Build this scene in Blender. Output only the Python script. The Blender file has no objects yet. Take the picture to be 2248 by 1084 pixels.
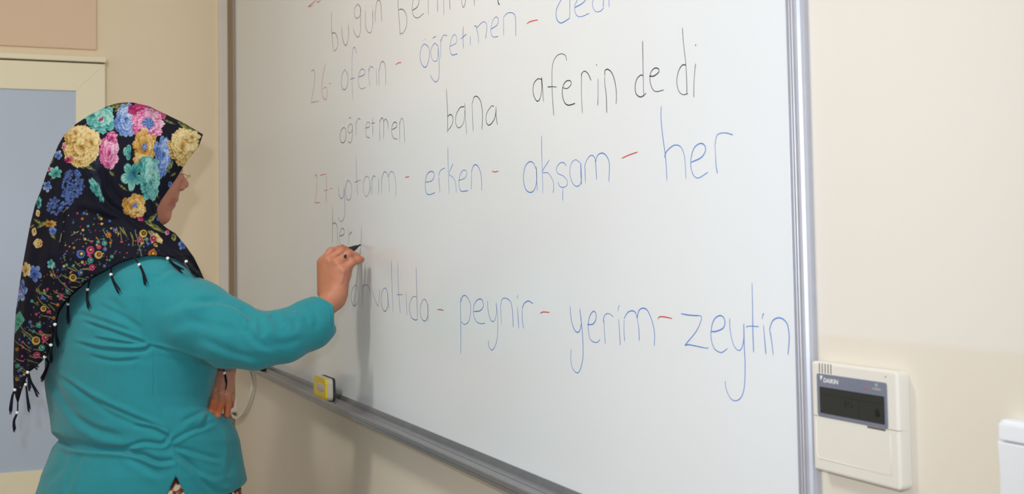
import bpy, bmesh, math, random
import numpy as np
import openvdb
from mathutils import Vector, Matrix

random.seed(7)
rng = np.random.RandomState(7)
SC = bpy.context.scene
COL = SC.collection

# ------------------------------------------------------------------ camera
FPX, PPY = 2616.1, 423.9                 # focal length / principal row for the 2248x1084 frame
RV = np.array([0.38724075, 0.92182543, -0.01680716])
UV = np.array([0.0505936, -0.00304434, 0.99871468])
FV = np.array([-0.92058943, 0.38759336, 0.04781736])
D = 0.78                                 # camera distance from the whiteboard surface (Y = 0)
CAM = np.array([0.0, -D, 1.25])
cam = bpy.data.cameras.new('camera'); camo = bpy.data.objects.new('camera', cam); COL.objects.link(camo)
cam.sensor_fit = 'HORIZONTAL'; cam.sensor_width = 36.0
cam.lens = 36.0 * FPX / 2248.0
cam.shift_y = -(542.0 - PPY) / 2248.0
cam.clip_start = 0.02
M = Matrix.Identity(4)
for i in range(3):
    M[i][0] = RV[i]; M[i][1] = UV[i]; M[i][2] = -FV[i]; M[i][3] = CAM[i]
camo.matrix_world = M
cam.dof.use_dof = True; cam.dof.focus_distance = 2.0; cam.dof.aperture_fstop = 10.0
SC.camera = camo

# ------------------------------------------------------------------ light
SC.view_settings.view_transform = 'Standard'; SC.view_settings.look = 'None'
SC.view_settings.exposure = 0.0; SC.view_settings.gamma = 1.0; SC.view_settings.use_curve_mapping = False
world = bpy.data.worlds.new('world'); SC.world = world; world.use_nodes = True
wb = world.node_tree.nodes['Background']; wb.inputs[0].default_value = (1.0, 0.975, 0.93, 1); wb.inputs[1].default_value = 0.80

def area(name, loc, target, sx, sy, power, color=(1, 1, 1)):
    l = bpy.data.lights.new(name, 'AREA'); l.shape = 'RECTANGLE'; l.size = sx; l.size_y = sy
    l.energy = power; l.color = color
    o = bpy.data.objects.new(name, l); COL.objects.link(o)
    o.location = loc
    d = Vector(target) - Vector(loc)
    o.rotation_euler = d.to_track_quat('-Z', 'Y').to_euler()
    return o
fl = CAM + RV * -0.07 + UV * 0.10 + FV * 0.02
FLASH_W = 70.0
sl = bpy.data.lights.new('camera_flash', 'SPOT'); sl.energy = FLASH_W; sl.color = (0.93, 1.0, 1.12); sl.spot_size = math.radians(120); sl.spot_blend = 1.0; sl.shadow_soft_size = 0.018
so = bpy.data.objects.new('camera_flash', sl); COL.objects.link(so); so.location = tuple(fl)
so.rotation_euler = Vector(tuple(FV - RV * 0.30 - UV * 0.02)).to_track_quat('-Z', 'Y').to_euler()
area('ceiling_tube_light', (-1.75, -1.30, 2.80), (-2.6, -0.1, 0.9), 0.2, 0.4, 24.0, (1.0, 0.92, 0.80))
area('ceiling_bounce_light', (-0.7, -1.2, 2.86), (-0.7, -1.2, 0), 1.8, 1.6, 9.0, (0.95, 1.0, 1.12))

# ------------------------------------------------------------------ helpers
def P(px, py, w):
    return np.array([(px - 1124.0) / FPX * w, -(py - PPY) / FPX * w, w])
def c2w(p):
    p = np.asarray(p, float)
    return CAM + p[..., 0:1] * RV + p[..., 1:2] * UV + p[..., 2:3] * FV
def w2c(p):
    q = np.asarray(p, float) - CAM
    return np.stack([q @ RV, q @ UV, q @ FV], -1)
def ray(px, py):
    return FV + RV * (px - 1124.0) / FPX - UV * (py - PPY) / FPX
def onY(px, py, Y=0.0):
    d = ray(px, py); return CAM + d * ((Y - CAM[1]) / d[1])
def onX(px, py, X):
    d = ray(px, py); return CAM + d * ((X - CAM[0]) / d[0])

def srgb(r, g, b):
    f = lambda c: (c / 255.0) / 12.92 if c / 255.0 <= 0.04045 else ((c / 255.0 + 0.055) / 1.055) ** 2.4
    return (f(r), f(g), f(b), 1.0)

def mat(name, col, rough=0.6, metal=0.0, noise=None, bump=None, spec=0.5, attr=None, sheen=0.0, sss=0.0, coat=0.0, emis=None, trans=0.0):
    m = bpy.data.materials.new(name); m.use_nodes = True
    nt = m.node_tree; b = nt.nodes['Principled BSDF']
    b.inputs['Base Color'].default_value = col; b.inputs['Roughness'].default_value = rough
    b.inputs['Metallic'].default_value = metal; b.inputs['Specular IOR Level'].default_value = spec
    b.inputs['Sheen Weight'].default_value = sheen; b.inputs['Sheen Roughness'].default_value = 0.5
    b.inputs['Coat Weight'].default_value = coat
    if sss: b.inputs['Subsurface Weight'].default_value = sss; b.inputs['Subsurface Radius'].default_value = (0.01, 0.004, 0.002); b.inputs['Subsurface Scale'].default_value = 0.6
    if trans: b.inputs['Transmission Weight'].default_value = trans
    tc = nt.nodes.new('ShaderNodeTexCoord')
    src = None
    if attr:
        a = nt.nodes.new('ShaderNodeAttribute'); a.attribute_name = attr; src = a.outputs['Color']
    if noise:                            # (scale, amount, detail)
        n = nt.nodes.new('ShaderNodeTexNoise'); n.inputs['Scale'].default_value = noise[0]; n.inputs['Detail'].default_value = noise[2]
        nt.links.new(tc.outputs['Object'], n.inputs['Vector'])
        r = nt.nodes.new('ShaderNodeMapRange'); r.inputs[1].default_value = 0.3; r.inputs[2].default_value = 0.7
        r.inputs[3].default_value = 1 - noise[1]; r.inputs[4].default_value = 1 + noise[1]
        nt.links.new(n.outputs['Fac'], r.inputs[0])
        mx = nt.nodes.new('ShaderNodeVectorMath'); mx.operation = 'SCALE'
        if src is None: mx.inputs[0].default_value = col[:3]
        else: nt.links.new(src, mx.inputs[0])
        nt.links.new(r.outputs[0], mx.inputs['Scale']); src = mx.outputs[0]
    if src is not None: nt.links.new(src, b.inputs['Base Color'])
    if bump:                             # (scale, strength, distance)
        n = nt.nodes.new('ShaderNodeTexNoise'); n.inputs['Scale'].default_value = bump[0]; n.inputs['Detail'].default_value = 3
        nt.links.new(tc.outputs['Object'], n.inputs['Vector'])
        bp = nt.nodes.new('ShaderNodeBump'); bp.inputs['Strength'].default_value = bump[1]; bp.inputs['Distance'].default_value = bump[2]
        nt.links.new(n.outputs['Fac'], bp.inputs['Height']); nt.links.new(bp.outputs[0], b.inputs['Normal'])
    return m

def link(name, me, m=None, parent=None, smooth=False):
    o = bpy.data.objects.new(name, me); COL.objects.link(o)
    if m is not None:
        for mm in (m if isinstance(m, (list, tuple)) else [m]): me.materials.append(mm)
    if parent is not None:
        o.parent = parent; o.matrix_parent_inverse = Matrix.Translation(-Vector(parent.location))
    if smooth: me.shade_smooth()
    return o
def mk(name, verts, faces, m, parent=None, smooth=False):
    me = bpy.data.meshes.new(name); me.from_pydata([tuple(map(float, v)) for v in verts], [], [tuple(f) for f in faces]); me.update()
    return link(name, me, m, parent, smooth)
def fromb(name, bm, m, parent=None, smooth=False):
    bmesh.ops.recalc_face_normals(bm, faces=bm.faces)
    me = bpy.data.meshes.new(name); bm.to_mesh(me); bm.free(); return link(name, me, m, parent, smooth)
def empty(name, loc, label, cat, group=None):
    o = bpy.data.objects.new(name, None); COL.objects.link(o); o.location = tuple(loc); o.empty_display_size = 0.05
    o['label'] = label; o['category'] = cat
    if group: o['group'] = group
    return o
def struct(o): o['kind'] = 'structure'; return o
def boxbm(bm, lo, hi, bev=0.0, seg=2):
    vs = [bm.verts.new((x, y, z)) for x in (lo[0], hi[0]) for y in (lo[1], hi[1]) for z in (lo[2], hi[2])]
    fs = [(0, 1, 3, 2), (4, 6, 7, 5), (0, 4, 5, 1), (2, 3, 7, 6), (0, 2, 6, 4), (1, 5, 7, 3)]
    ff = [bm.faces.new([vs[i] for i in f]) for f in fs]
    if bev:
        ed = list({e for f in ff for e in f.edges})
        bmesh.ops.bevel(bm, geom=ed, offset=bev, segments=seg, affect='EDGES', profile=0.5)
def box(name, lo, hi, m, parent=None, bev=0.0, seg=2):
    bm = bmesh.new(); boxbm(bm, lo, hi, bev, seg); return fromb(name, bm, m, parent, smooth=False)
def smooth_curve(pts, n=8):
    pts = [np.array(p, float) for p in pts]
    if len(pts) < 3:
        return [pts[0] + (pts[-1] - pts[0]) * t for t in np.linspace(0, 1, 5)]
    if len(pts) > 4 and np.allclose(pts[0], pts[-1]): ext = [pts[-2]] + pts + [pts[1]]
    else: ext = [2 * pts[0] - pts[1]] + pts + [2 * pts[-1] - pts[-2]]
    out = []
    for i in range(1, len(ext) - 2):
        p0, p1, p2, p3 = ext[i - 1:i + 3]
        for k in range(n):
            t = k / n
            out.append(0.5 * ((2 * p1) + (-p0 + p2) * t + (2 * p0 - 5 * p1 + 4 * p2 - p3) * t * t + (-p0 + 3 * p1 - 3 * p2 + p3) * t ** 3))
    out.append(pts[-1]); return out
def tubebm(bm, pts, radii, seg=10, cap=True):
    pts = [Vector(tuple(map(float, p))) for p in pts]; n = len(pts)
    if not hasattr(radii, '__len__'): radii = [radii] * n
    rings = []; up = None
    for i, p in enumerate(pts):
        t = (pts[min(i + 1, n - 1)] - pts[max(i - 1, 0)]).normalized()
        if up is None: up = t.orthogonal().normalized()
        up = (up - t * up.dot(t)).normalized(); s = t.cross(up)
        rings.append([bm.verts.new(p + (up * math.cos(2 * math.pi * k / seg) + s * math.sin(2 * math.pi * k / seg)) * radii[i]) for k in range(seg)])
    for a, b in zip(rings[:-1], rings[1:]):
        for k in range(seg): bm.faces.new((a[k], a[(k + 1) % seg], b[(k + 1) % seg], b[k]))
    if cap: bm.faces.new(rings[0][::-1]); bm.faces.new(rings[-1])
def tube(name, pts, radii, m, parent=None, seg=10):
    bm = bmesh.new(); tubebm(bm, pts, radii, seg); return fromb(name, bm, m, parent, smooth=True)
def ball(name, c, r, m, parent=None, sub=2, scale=(1, 1, 1)):
    bm = bmesh.new(); bmesh.ops.create_icosphere(bm, subdivisions=sub, radius=r)
    for v in bm.verts: v.co = Vector((v.co.x * scale[0] + c[0], v.co.y * scale[1] + c[1], v.co.z * scale[2] + c[2]))
    return fromb(name, bm, m, parent, smooth=True)
def sweep_section(name, sec, axis, a0, a1, m, parent=None, smooth=False):
    """closed section of (x, y) points swept along Z (axis 'z') or (y, z) points along X (axis 'x')"""
    n = len(sec); vs = []
    for a in (a0, a1):
        for p in sec: vs.append((p[0], p[1], a) if axis == 'z' else (a, p[0], p[1]))
    fs = [tuple(range(n))[::-1], tuple(range(n, 2 * n))] + [(i, (i + 1) % n, n + (i + 1) % n, n + i) for i in range(n)]
    me = bpy.data.meshes.new(name); me.from_pydata(vs, [], fs)
    bm = bmesh.new(); bm.from_mesh(me); bmesh.ops.recalc_face_normals(bm, faces=bm.faces); bm.to_mesh(me); bm.free()
    return link(name, me, m, parent, smooth)

# ------------------------------------------------------------------ materials
def wall_material():
    m = mat('wall_paint', srgb(214, 207, 192), 0.62, noise=(1.3, 0.02, 4), bump=(160, 0.06, 0.002))
    nt = m.node_tree; b = nt.nodes['Principled BSDF']
    old = b.inputs['Base Color'].links[0].from_socket
    geo = nt.nodes.new('ShaderNodeNewGeometry'); sep = nt.nodes.new('ShaderNodeSeparateXYZ')
    nt.links.new(geo.outputs['Position'], sep.inputs[0])
    r = nt.nodes.new('ShaderNodeMapRange'); r.inputs[1].default_value = PAINT_Z - 0.003; r.inputs[2].default_value = PAINT_Z + 0.003
    r.inputs[3].default_value = 0; r.inputs[4].default_value = 1; nt.links.new(sep.outputs[2], r.inputs[0])
    mx = nt.nodes.new('ShaderNodeMix'); mx.data_type = 'RGBA'
    nt.links.new(r.outputs[0], mx.inputs[0]); nt.links.new(old, mx.inputs[6])
    m2 = nt.nodes.new('ShaderNodeMix'); m2.data_type = 'RGBA'; m2.blend_type = 'MULTIPLY'; m2.inputs[0].default_value = 1
    m2.inputs[7].default_value = (1.03, 1.05, 1.12, 1); nt.links.new(old, m2.inputs[6]); nt.links.new(m2.outputs[2], mx.inputs[7])
    nt.links.new(mx.outputs[2], b.inputs['Base Color'])
    return m
WY = 0.004                                # wall surface behind the board
PAINT_Z = float(onY(2000, 752, WY)[2])
M_wall = wall_material()
M_wall2 = mat('end_wall_paint', srgb(238, 222, 192), 0.7, noise=(0.9, 0.02, 3), bump=(150, 0.06, 0.002))
M_wall3 = mat('end_wall_panel_paint', srgb(232, 204, 176), 0.7, noise=(0.9, 0.02, 3), bump=(150, 0.06, 0.002))
M_ceiling = mat('ceiling_white', srgb(235, 233, 228), 0.9, noise=(3, 0.015, 2))
M_floor = mat('floor_vinyl', srgb(150, 138, 120), 0.5, noise=(6, 0.08, 4))
M_trunk = mat('trunking_plastic', srgb(226, 222, 212), 0.4, noise=(20, 0.01, 2))
M_board = mat('whiteboard_enamel', srgb(222, 228, 232), 0.22, noise=(2.2, 0.012, 5), spec=0.45, bump=(3, 0.02, 0.004))
M_alu = mat('anodised_aluminium', srgb(178, 180, 188), 0.5, metal=0.6, noise=(60, 0.03, 3))
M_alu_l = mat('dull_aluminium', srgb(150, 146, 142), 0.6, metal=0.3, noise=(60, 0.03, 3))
M_alu_d = mat('tray_aluminium', srgb(150, 152, 158), 0.4, metal=0.7, noise=(40, 0.05, 3))
M_blue = mat('blue_marker_ink', srgb(80, 128, 206), 0.5, noise=(60, 0.15, 2))
M_blue2 = mat('faded_blue_marker_ink', srgb(96, 124, 180), 0.5, noise=(60, 0.15, 2))
M_black = mat('black_marker_ink', srgb(38, 40, 42), 0.5, noise=(60, 0.2, 2))
M_fade = mat('faded_black_marker_ink', srgb(88, 88, 82), 0.5, noise=(60, 0.15, 2))
M_red = mat('red_marker_ink', srgb(200, 62, 56), 0.5, noise=(60, 0.15, 2))
M_cream = mat('door_lacquer', srgb(243, 234, 204), 0.45, noise=(3, 0.01, 2))
M_gap_shade = mat('gap_shade_brown', srgb(146, 122, 94), 0.6, noise=(20, 0.04, 3))  # brown tone painted for the shaded wall gap beside the board
M_gap = mat('door_gap_seal', srgb(60, 50, 36), 0.8, noise=(20, 0.05, 2))
M_pane = mat('frosted_door_glass', srgb(184, 199, 219), 0.35, noise=(2.0, 0.02, 3), spec=0.5)
M_thermo = mat('controller_plastic', srgb(216, 213, 203), 0.38, noise=(8, 0.012, 3))
M_slate = mat('controller_bezel_grey', srgb(112, 118, 134), 0.35, noise=(30, 0.02, 2))
M_lcd = mat('controller_display', srgb(46, 49, 47), 0.3, noise=(4, 0.08, 3), spec=0.2)
M_lcdseg = mat('display_segments', srgb(12, 13, 13), 0.3, noise=(30, 0.05, 2))
M_dark = mat('recess_dark', srgb(58, 54, 50), 0.8, noise=(30, 0.05, 2))
M_print = mat('printed_white', srgb(222, 224, 228), 0.5, noise=(30, 0.01, 2))
M_led = mat('led_red', srgb(176, 84, 88), 0.4, noise=(30, 0.02, 2))
M_btn = mat('button_grey_beige', srgb(140, 138, 136), 0.5, noise=(80, 0.1, 2))
M_switch = mat('switch_plastic', srgb(228, 232, 236), 0.3, noise=(8, 0.008, 2))
M_yellow = mat('eraser_yellow_plastic', srgb(214, 186, 20), 0.35, noise=(30, 0.02, 2))
M_erw = mat('eraser_grey_plastic', srgb(186, 180, 166), 0.5, noise=(30, 0.03, 2))
M_felt = mat('eraser_felt', srgb(48, 50, 56), 0.95, noise=(90, 0.2, 3), bump=(300, 0.4, 0.001))
M_cable = mat('white_cable', srgb(226, 222, 216), 0.4, noise=(20, 0.01, 2))
M_mwhite = mat('marker_barrel', srgb(222, 222, 220), 0.35, noise=(30, 0.01, 2))
M_mblack = mat('marker_black', srgb(24, 25, 27), 0.45, noise=(30, 0.05, 2))
M_tunic = mat('teal_knit', srgb(40, 132, 142), 0.92, noise=(38, 0.035, 5), bump=(900, 0.25, 0.0006), sheen=0.15, spec=0.15)
M_skin = mat('skin', srgb(196, 136, 108), 0.5, attr='skin_tone', noise=(70, 0.05, 4), bump=(420, 0.15, 0.0006), sss=0.12, spec=0.35)
M_scarf = mat('floral_scarf_cloth', srgb(20, 20, 34), 0.8, attr='print_colour', noise=(260, 0.05, 2), bump=(700, 0.12, 0.0004), spec=0.2)
M_tassel = mat('navy_thread', srgb(18, 20, 34), 0.8, noise=(200, 0.2, 2), spec=0.2)
M_pearl = mat('pearl', srgb(226, 226, 222), 0.2, noise=(30, 0.02, 2), coat=0.5)
M_gold = mat('gold_wire', srgb(226, 190, 150), 0.22, metal=0.9, noise=(30, 0.02, 2))
M_silver = mat('silver_band', srgb(190, 190, 188), 0.25, metal=0.9, noise=(30, 0.02, 2))
M_stone = mat('dark_stone', srgb(22, 22, 26), 0.15, noise=(30, 0.05, 2))
M_lens = mat('spectacle_lens', (1, 1, 1, 1), 0.02, trans=1.0)
M_lens.node_tree.nodes['Principled BSDF'].inputs['Transmission Weight'].default_value = 0
M_lens.node_tree.nodes['Principled BSDF'].inputs['Alpha'].default_value = 0.10
M_shoe = mat('shoe_leather', srgb(40, 34, 30), 0.5, noise=(30, 0.1, 3))
def trouser_material():
    m = mat('printed_trouser_cloth', srgb(60, 36, 28), 0.8, spec=0.2); nt = m.node_tree; b = nt.nodes['Principled BSDF']
    tc = nt.nodes.new('ShaderNodeTexCoord')
    n = nt.nodes.new('ShaderNodeTexNoise'); n.inputs['Scale'].default_value = 40; nt.links.new(tc.outputs['Object'], n.inputs['Vector'])
    mixv = nt.nodes.new('ShaderNodeMix'); mixv.data_type = 'RGBA'; mixv.inputs[0].default_value = 0.04
    nt.links.new(tc.outputs['Object'], mixv.inputs[6]); nt.links.new(n.outputs['Color'], mixv.inputs[7])
    v = nt.nodes.new('ShaderNodeTexVoronoi'); v.inputs['Scale'].default_value = 42; nt.links.new(mixv.outputs[2], v.inputs['Vector'])
    cr = nt.nodes.new('ShaderNodeValToRGB'); cr.color_ramp.interpolation = 'LINEAR'
    e = cr.color_ramp.elements; e[0].position = 0.0; e[0].color = srgb(226, 208, 176); e[1].position = 1.0; e[1].color = srgb(18, 20, 30)
    for pos, c in ((0.34, (224, 204, 172)), (0.44, (150, 96, 70)), (0.58, (92, 50, 36)), (0.72, (24, 24, 34))):
        x = e.new(pos); x.color = srgb(*c)
    nt.links.new(v.outputs['Distance'], cr.inputs[0]); nt.links.new(cr.outputs[0], b.inputs['Base Color'])
    return m
M_trouser = trouser_material()

# ------------------------------------------------------------------ the room
CORNER_X = float(onY(502.5, 300, WY)[0])
RX = 2.6; BY = -5.0; CH = 2.9
struct(box('floor', (CORNER_X - 0.15, BY, -0.1), (RX, WY + 0.15, 0.0), M_floor))
struct(box('ceiling', (CORNER_X - 0.15, BY, CH), (RX, WY + 0.15, CH + 0.1), M_ceiling))
struct(box('wall_front', (CORNER_X - 0.15, WY, 0.0), (RX, WY + 0.15, CH), M_wall))
endw = struct(box('wall_left', (CORNER_X - 0.15, BY, 0.0), (CORNER_X, WY, CH), M_wall2))
# panel seam above the door: the wall left of it stands slightly proud
sY = float(onX(212, 60, CORNER_X)[1]); dY = float(onX(231, 180, CORNER_X)[1])
dzt = float(onX(200, 127, CORNER_X)[2]); dleft = dY - 1.1
pan = box('wall_panel', (CORNER_X, BY, dzt + 0.03), (CORNER_X + 0.012, sY, CH - 0.002), M_wall3, endw, 0.003)
box('wall_panel', (CORNER_X, BY, 0.0), (CORNER_X + 0.012, dleft - 0.06, dzt + 0.03), M_wall3, endw, 0.003)
# trunking in the corner
t0 = float(onX(481.8, 300, CORNER_X + 0.012)[1])
tr = box('trim_1', (CORNER_X + 0.0005, t0, 0.02), (CORNER_X + 0.016, WY - 0.006, CH - 0.01), M_trunk, None, 0.0015)
struct(tr)
# a narrow lining board where the end wall meets the corner
struct(box('trim_2', (CORNER_X + 0.0003, float(onX(472, 300, CORNER_X)[1]), 0.01), (CORNER_X + 0.003, t0 - 0.0005, CH - 0.01), M_wall2, None, 0.001))
struct(box('gap_shade_strip', (float(onY(504.2, 300, WY - .002)[0]), WY - 0.004, 0.01), (float(onY(511.5, 300, WY - .002)[0]), WY - 0.0003, CH - 0.01), M_gap_shade, None, 0.001))  # strip added over the gap left of the board, its colour stands for deep shade
# door: casing, stile and rail frame with mitred corner, frosted pane
XF = CORNER_X + 0.03
door = bpy.data.objects.new('door_1', None); COL.objects.link(door); door.location = (CORNER_X, dY - 0.5, 0); struct(door)
def ry(px, py): return float(onX(px, py, XF)[1])
def rz(px, py): return float(onX(px, py, XF)[2])
cz0 = rz(120, 133); cz1 = rz(120, 121)
dR = ry(231, 180); dTop = rz(120, 136)
pR = ry(166.5, 215); pT = rz(83, 196.5); pB = rz(50, 1035)
dL = dR - 0.95; pL = dL + (dR - pR); dB = 0.02
box('door_casing', (CORNER_X, dL - 0.05, cz0), (XF + 0.012, dR + 0.003, cz1), M_cream, door, 0.002)
box('door_gap', (CORNER_X + 0.001, dL, dTop), (XF - 0.012, dR - 0.002, cz0), M_gap, door)
def frame_piece(name, pts):
    bm = bmesh.new()
    a = [bm.verts.new((XF, y, z)) for y, z in pts]; b = [bm.verts.new((CORNER_X + 0.0008, y, z)) for y, z in pts]
    bm.faces.new(a); bm.faces.new(b[::-1])
    for i in range(4): bm.faces.new((a[i], b[i], b[(i + 1) % 4], a[(i + 1) % 4]))
    bmesh.ops.bevel(bm, geom=list(bm.edges), offset=0.0012, segments=1, affect='EDGES')
    return fromb(name, bm, M_cream, door)
frame_piece('stile', [(dR, dB), (dR, dTop), (pR, pT), (pR, pB)])
frame_piece('stile', [(dL, dB), (dL, dTop), (pL, pT), (pL, pB)])
frame_piece('rail', [(dR, dTop), (dL, dTop), (pL, pT), (pR, pT)])
frame_piece('rail', [(dR, dB), (dL, dB), (pL, pB), (pR, pB)])
box('glass_pane', (CORNER_X + 0.001, pL, pB), (XF - 0.008, pR, pT), M_pane, door)
tube('door_handle', [(XF + 0.0, dL + 0.05, 1.0), (XF + 0.05, dL + 0.05, 1.0), (XF + 0.05, dL + 0.16, 1.0)], 0.009, M_silver, door)

# ------------------------------------------------------------------ whiteboard
bxr = float(onY(1736.3, 542, -0.007)[0]); bxl = float(onY(519, 330)[0])
zb = float(onY(1278.2, 1084)[2]); zt = zb + 1.40
FWD = float(onY(1781, 542, -0.0005)[0]) - bxr
wbd = empty('whiteboard', (0.5 * (bxl + bxr), 0, zb), 'wide glossy whiteboard in a silver aluminium frame, covered in handwritten blue, black and red words', 'whiteboard')
box('writing_surface', (bxl - 0.004, 0, zb - 0.004), (bxr + 0.004, WY - 0.0003, zt + 0.004), M_board, wbd)
# ribbed side profile (from the inner edge outwards): x offset, y
prof = [(0, 0.0), (0.0005, -0.006), (0.0028, -0.0075), (0.0040, -0.0060), (0.0052, -0.0078), (0.0078, -0.0080), (0.0088, -0.0062), (0.0098, -0.0084),
        (0.0128, -0.0088), (0.0142, -0.0070), (0.0160, -0.0092), (0.0205, -0.0096), (0.0215, -0.0086), (0.0225, -0.0096), (0.0270, -0.0092), (0.0300, -0.0078), (0.0330, -0.0050), (0.0350, -0.0010), (0.0356, WY - 0.0003), (0, WY - 0.0003)]
sweep_section('frame_side', [(bxr + x * FWD / 0.0356, y) if x < 0.0355 else (bxr + FWD, y) for x, y in prof], 'z', zb - 0.03, zt + 0.03, M_alu, wbd)
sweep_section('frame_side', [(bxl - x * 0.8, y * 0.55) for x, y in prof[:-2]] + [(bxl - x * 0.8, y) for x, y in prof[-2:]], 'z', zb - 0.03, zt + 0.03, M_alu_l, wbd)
sweep_section('frame_top', [(y, zt + x) for x, y in prof], 'x', bxl - 0.002, bxr + 0.002, M_alu, wbd)
# tray: back flange, floor with two grooves, raised front lip
TD = 0.058
ts = [(WY - 0.0004, zb), (-0.004, zb + 0.001), (-0.006, zb - 0.004), (-0.0075, zb - 0.010), (-0.022, zb - 0.0115), (-0.0225, zb - 0.0125), (-0.0255, zb - 0.0125), (-0.026, zb - 0.0115),
      (-0.040, zb - 0.0125), (-0.048, zb - 0.0105), (-0.053, zb - 0.0050), (-TD + 0.002, zb - 0.0035), (-TD, zb - 0.0050), (-TD - 0.0005, zb - 0.012), (-TD + 0.001, zb - 0.0135), (-TD + 0.001, zb - 0.019), (-TD + 0.003, zb - 0.021), (-0.010, zb - 0.024), (WY - 0.0004, zb - 0.024)]
tray_r = bxr - 0.02
sweep_section('marker_tray', ts, 'x', bxl + 0.02, tray_r, M_alu_d, wbd)
sweep_section('frame_bottom', [(y * 0.45, zb - x * 0.6) for x, y in prof[:-2]] + [(WY - 0.0003, zb - 0.021), (WY - 0.0003, zb)], 'x', bxl - 0.002, bxr + 0.002, M_alu, wbd)
for xx in (bxl + 0.02, tray_r):
    box('tray_end_cap', (xx - 0.003, -TD - 0.0006, zb - 0.025), (xx + 0.003, -0.001, zb - 0.002), M_alu_d, wbd, 0.001)

# ---- handwriting: marker ribbons lying on the enamel
def Z(k, zx, zy):
    ox, oy, s = {1: (660, 0, .30438), 2: (1100, 0, .3044), 3: (660, 300, .29524), 4: (1100, 220, .31359), 5: (720, 540, .29512), 6: (1200, 580, .29517)}[k]
    return ox + zx * s, oy + zy * s
def word(k, strokes, m, label, dots=(), wd=0.0016, name='handwritten_word'):
    items = []                            # (x range in the photo, curve) -> strokes are grouped into letters
    for st in strokes: items.append([min(p[0] for p in st), max(p[0] for p in st), [('s', st)]])
    items.sort(key=lambda t: t[0])
    letters = []
    for it in items:
        if letters:
            L = letters[-1]; ov = min(L[1], it[1]) - max(L[0], it[0])
            if ov > -2 and ov > 0.28 * min(L[1] - L[0] + 3, it[1] - it[0] + 3): L[1] = max(L[1], it[1]); L[2] += it[2]; continue
        letters.append(it)
    for d in dots: min(letters, key=lambda L: abs((L[0] + L[1]) / 2 - d[0]))[2].append(('d', d))
    c0 = onY(*Z(k, *strokes[0][0])); single = len(letters) == 1
    par = wbd
    if not single:
        par = bpy.data.objects.new(name, None); COL.objects.link(par); par.location = (c0[0], 0, c0[2]); par.parent = wbd
        par.matrix_parent_inverse = Matrix.Translation(-Vector(wbd.location)); par['label'] = label
    out = par
    for li, L in enumerate(letters):
        vs = []; fs = []
        for si, (ty, st) in enumerate(L[2]):
            base = len(vs)
            if ty == 'd':
                p = onY(*Z(k, *st)); hw = wd * (0.55 + 0.12 * -p[0])
                for j in range(8): vs.append((p[0] + hw * math.cos(j * math.pi / 4), -0.00035, p[2] + hw * .8 * math.sin(j * math.pi / 4)))
                fs.append(tuple(range(base, base + 8))); continue
            c = smooth_curve([onY(*Z(k, *p), -0.0004) for p in st], 7); n = len(c)
            for i, p in enumerate(c):
                t = c[min(i + 1, n - 1)] - c[max(i - 1, 0)]; t /= max(np.linalg.norm(t), 1e-9); nrm = np.array([-t[2], 0, t[0]])
                h = wd * 0.5 * (0.86 + 0.2 * math.sin(3.1 * i / (n - 1) + si * 1.7 + li)) * (0.6 if i in (0, n - 1) else 1) * max(0.95, min(1.8, 0.55 + 0.28 * -p[0]))
                y = -0.0002 - 0.00004 * (si % 4)
                for sg in (1, -1): q = p + nrm * h * sg; vs.append((q[0], y, q[2]))
            for i in range(n - 1): fs.append((base + 2 * i, base + 2 * i + 1, base + 2 * i + 3, base + 2 * i + 2))
        if single: o = mk(name, vs, fs, m, wbd); o['label'] = label; out = o
        else: o = mk('letter', [(x - c0[0], y, z - c0[2]) for x, y, z in vs], fs, m); o.parent = par
    return out
def dash(k, pts, label='short red marker dash between words'):
    word(k, [pts], M_red, label, name='handwritten_dash')
word(1, [[(222,85),(222,200),(235,370)],[(225,240),(250,240),(267,290),(262,345),(240,370)],[(295,195),(300,270),(318,325),(335,310),(345,240),(343,170)],[(343,170),(346,260)],
 [(410,30),(390,60),(388,110),(405,132),(428,110),(432,60),(412,28)],[(430,60),(432,150),(428,240),(408,268),(385,230),(380,200)],[(468,70),(466,180),(485,232),(510,225),(520,150),(516,85)],[(520,60),(520,180)],
 [(535,90),(540,160)],[(538,100),(545,30),(560,0),(575,20),(580,90),(585,155)]], M_fade, 'faded grey word reading bugün', [(475,45),(510,40)])
word(1, [[(698,-60),(700,-5),(706,100),(718,260)],[(708,70),(735,68),(762,110),(762,190),(735,240),(715,238)],[(805,75),(840,50),(852,10),(848,-25),(830,-35),(813,-10),(803,60),(815,115),(845,128),(888,95)],
 [(916,-40),(918,10),(920,105)],[(916,-20),(940,-60),(975,-50),(985,10),(987,85)],[(1028,-40),(1033,108)],[(1028,-20),(1055,-60),(1070,-30),(1077,70)],[(1157,-40),(1160,10),(1170,52),(1182,35),(1192,-20)],[(1248,-60),(1252,42)]],
 M_fade, 'dark handwritten word cut off by the top of the photo')
word(1, [[(1420,-30),(1422,5),(1426,24),(1434,34)]], M_black, 'short black pen stroke at the top of the photo', wd=0.0024)
word(1, [[(110,-10),(95,15),(70,35),(52,50)],[(52,50),(90,38)],[(113,10),(130,14),(146,-4)]], M_red, 'red number cut off by the top of the photo')
word(1, [[(75,520),(88,505),(100,520),(98,600),(75,742)],[(75,740),(133,728)],[(178,460),(155,580),(155,680),(178,720),(190,690),(185,630),(160,640)],[(205,600),(218,604)]], M_red, 'faded red number 26', wd=0.0014)
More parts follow.
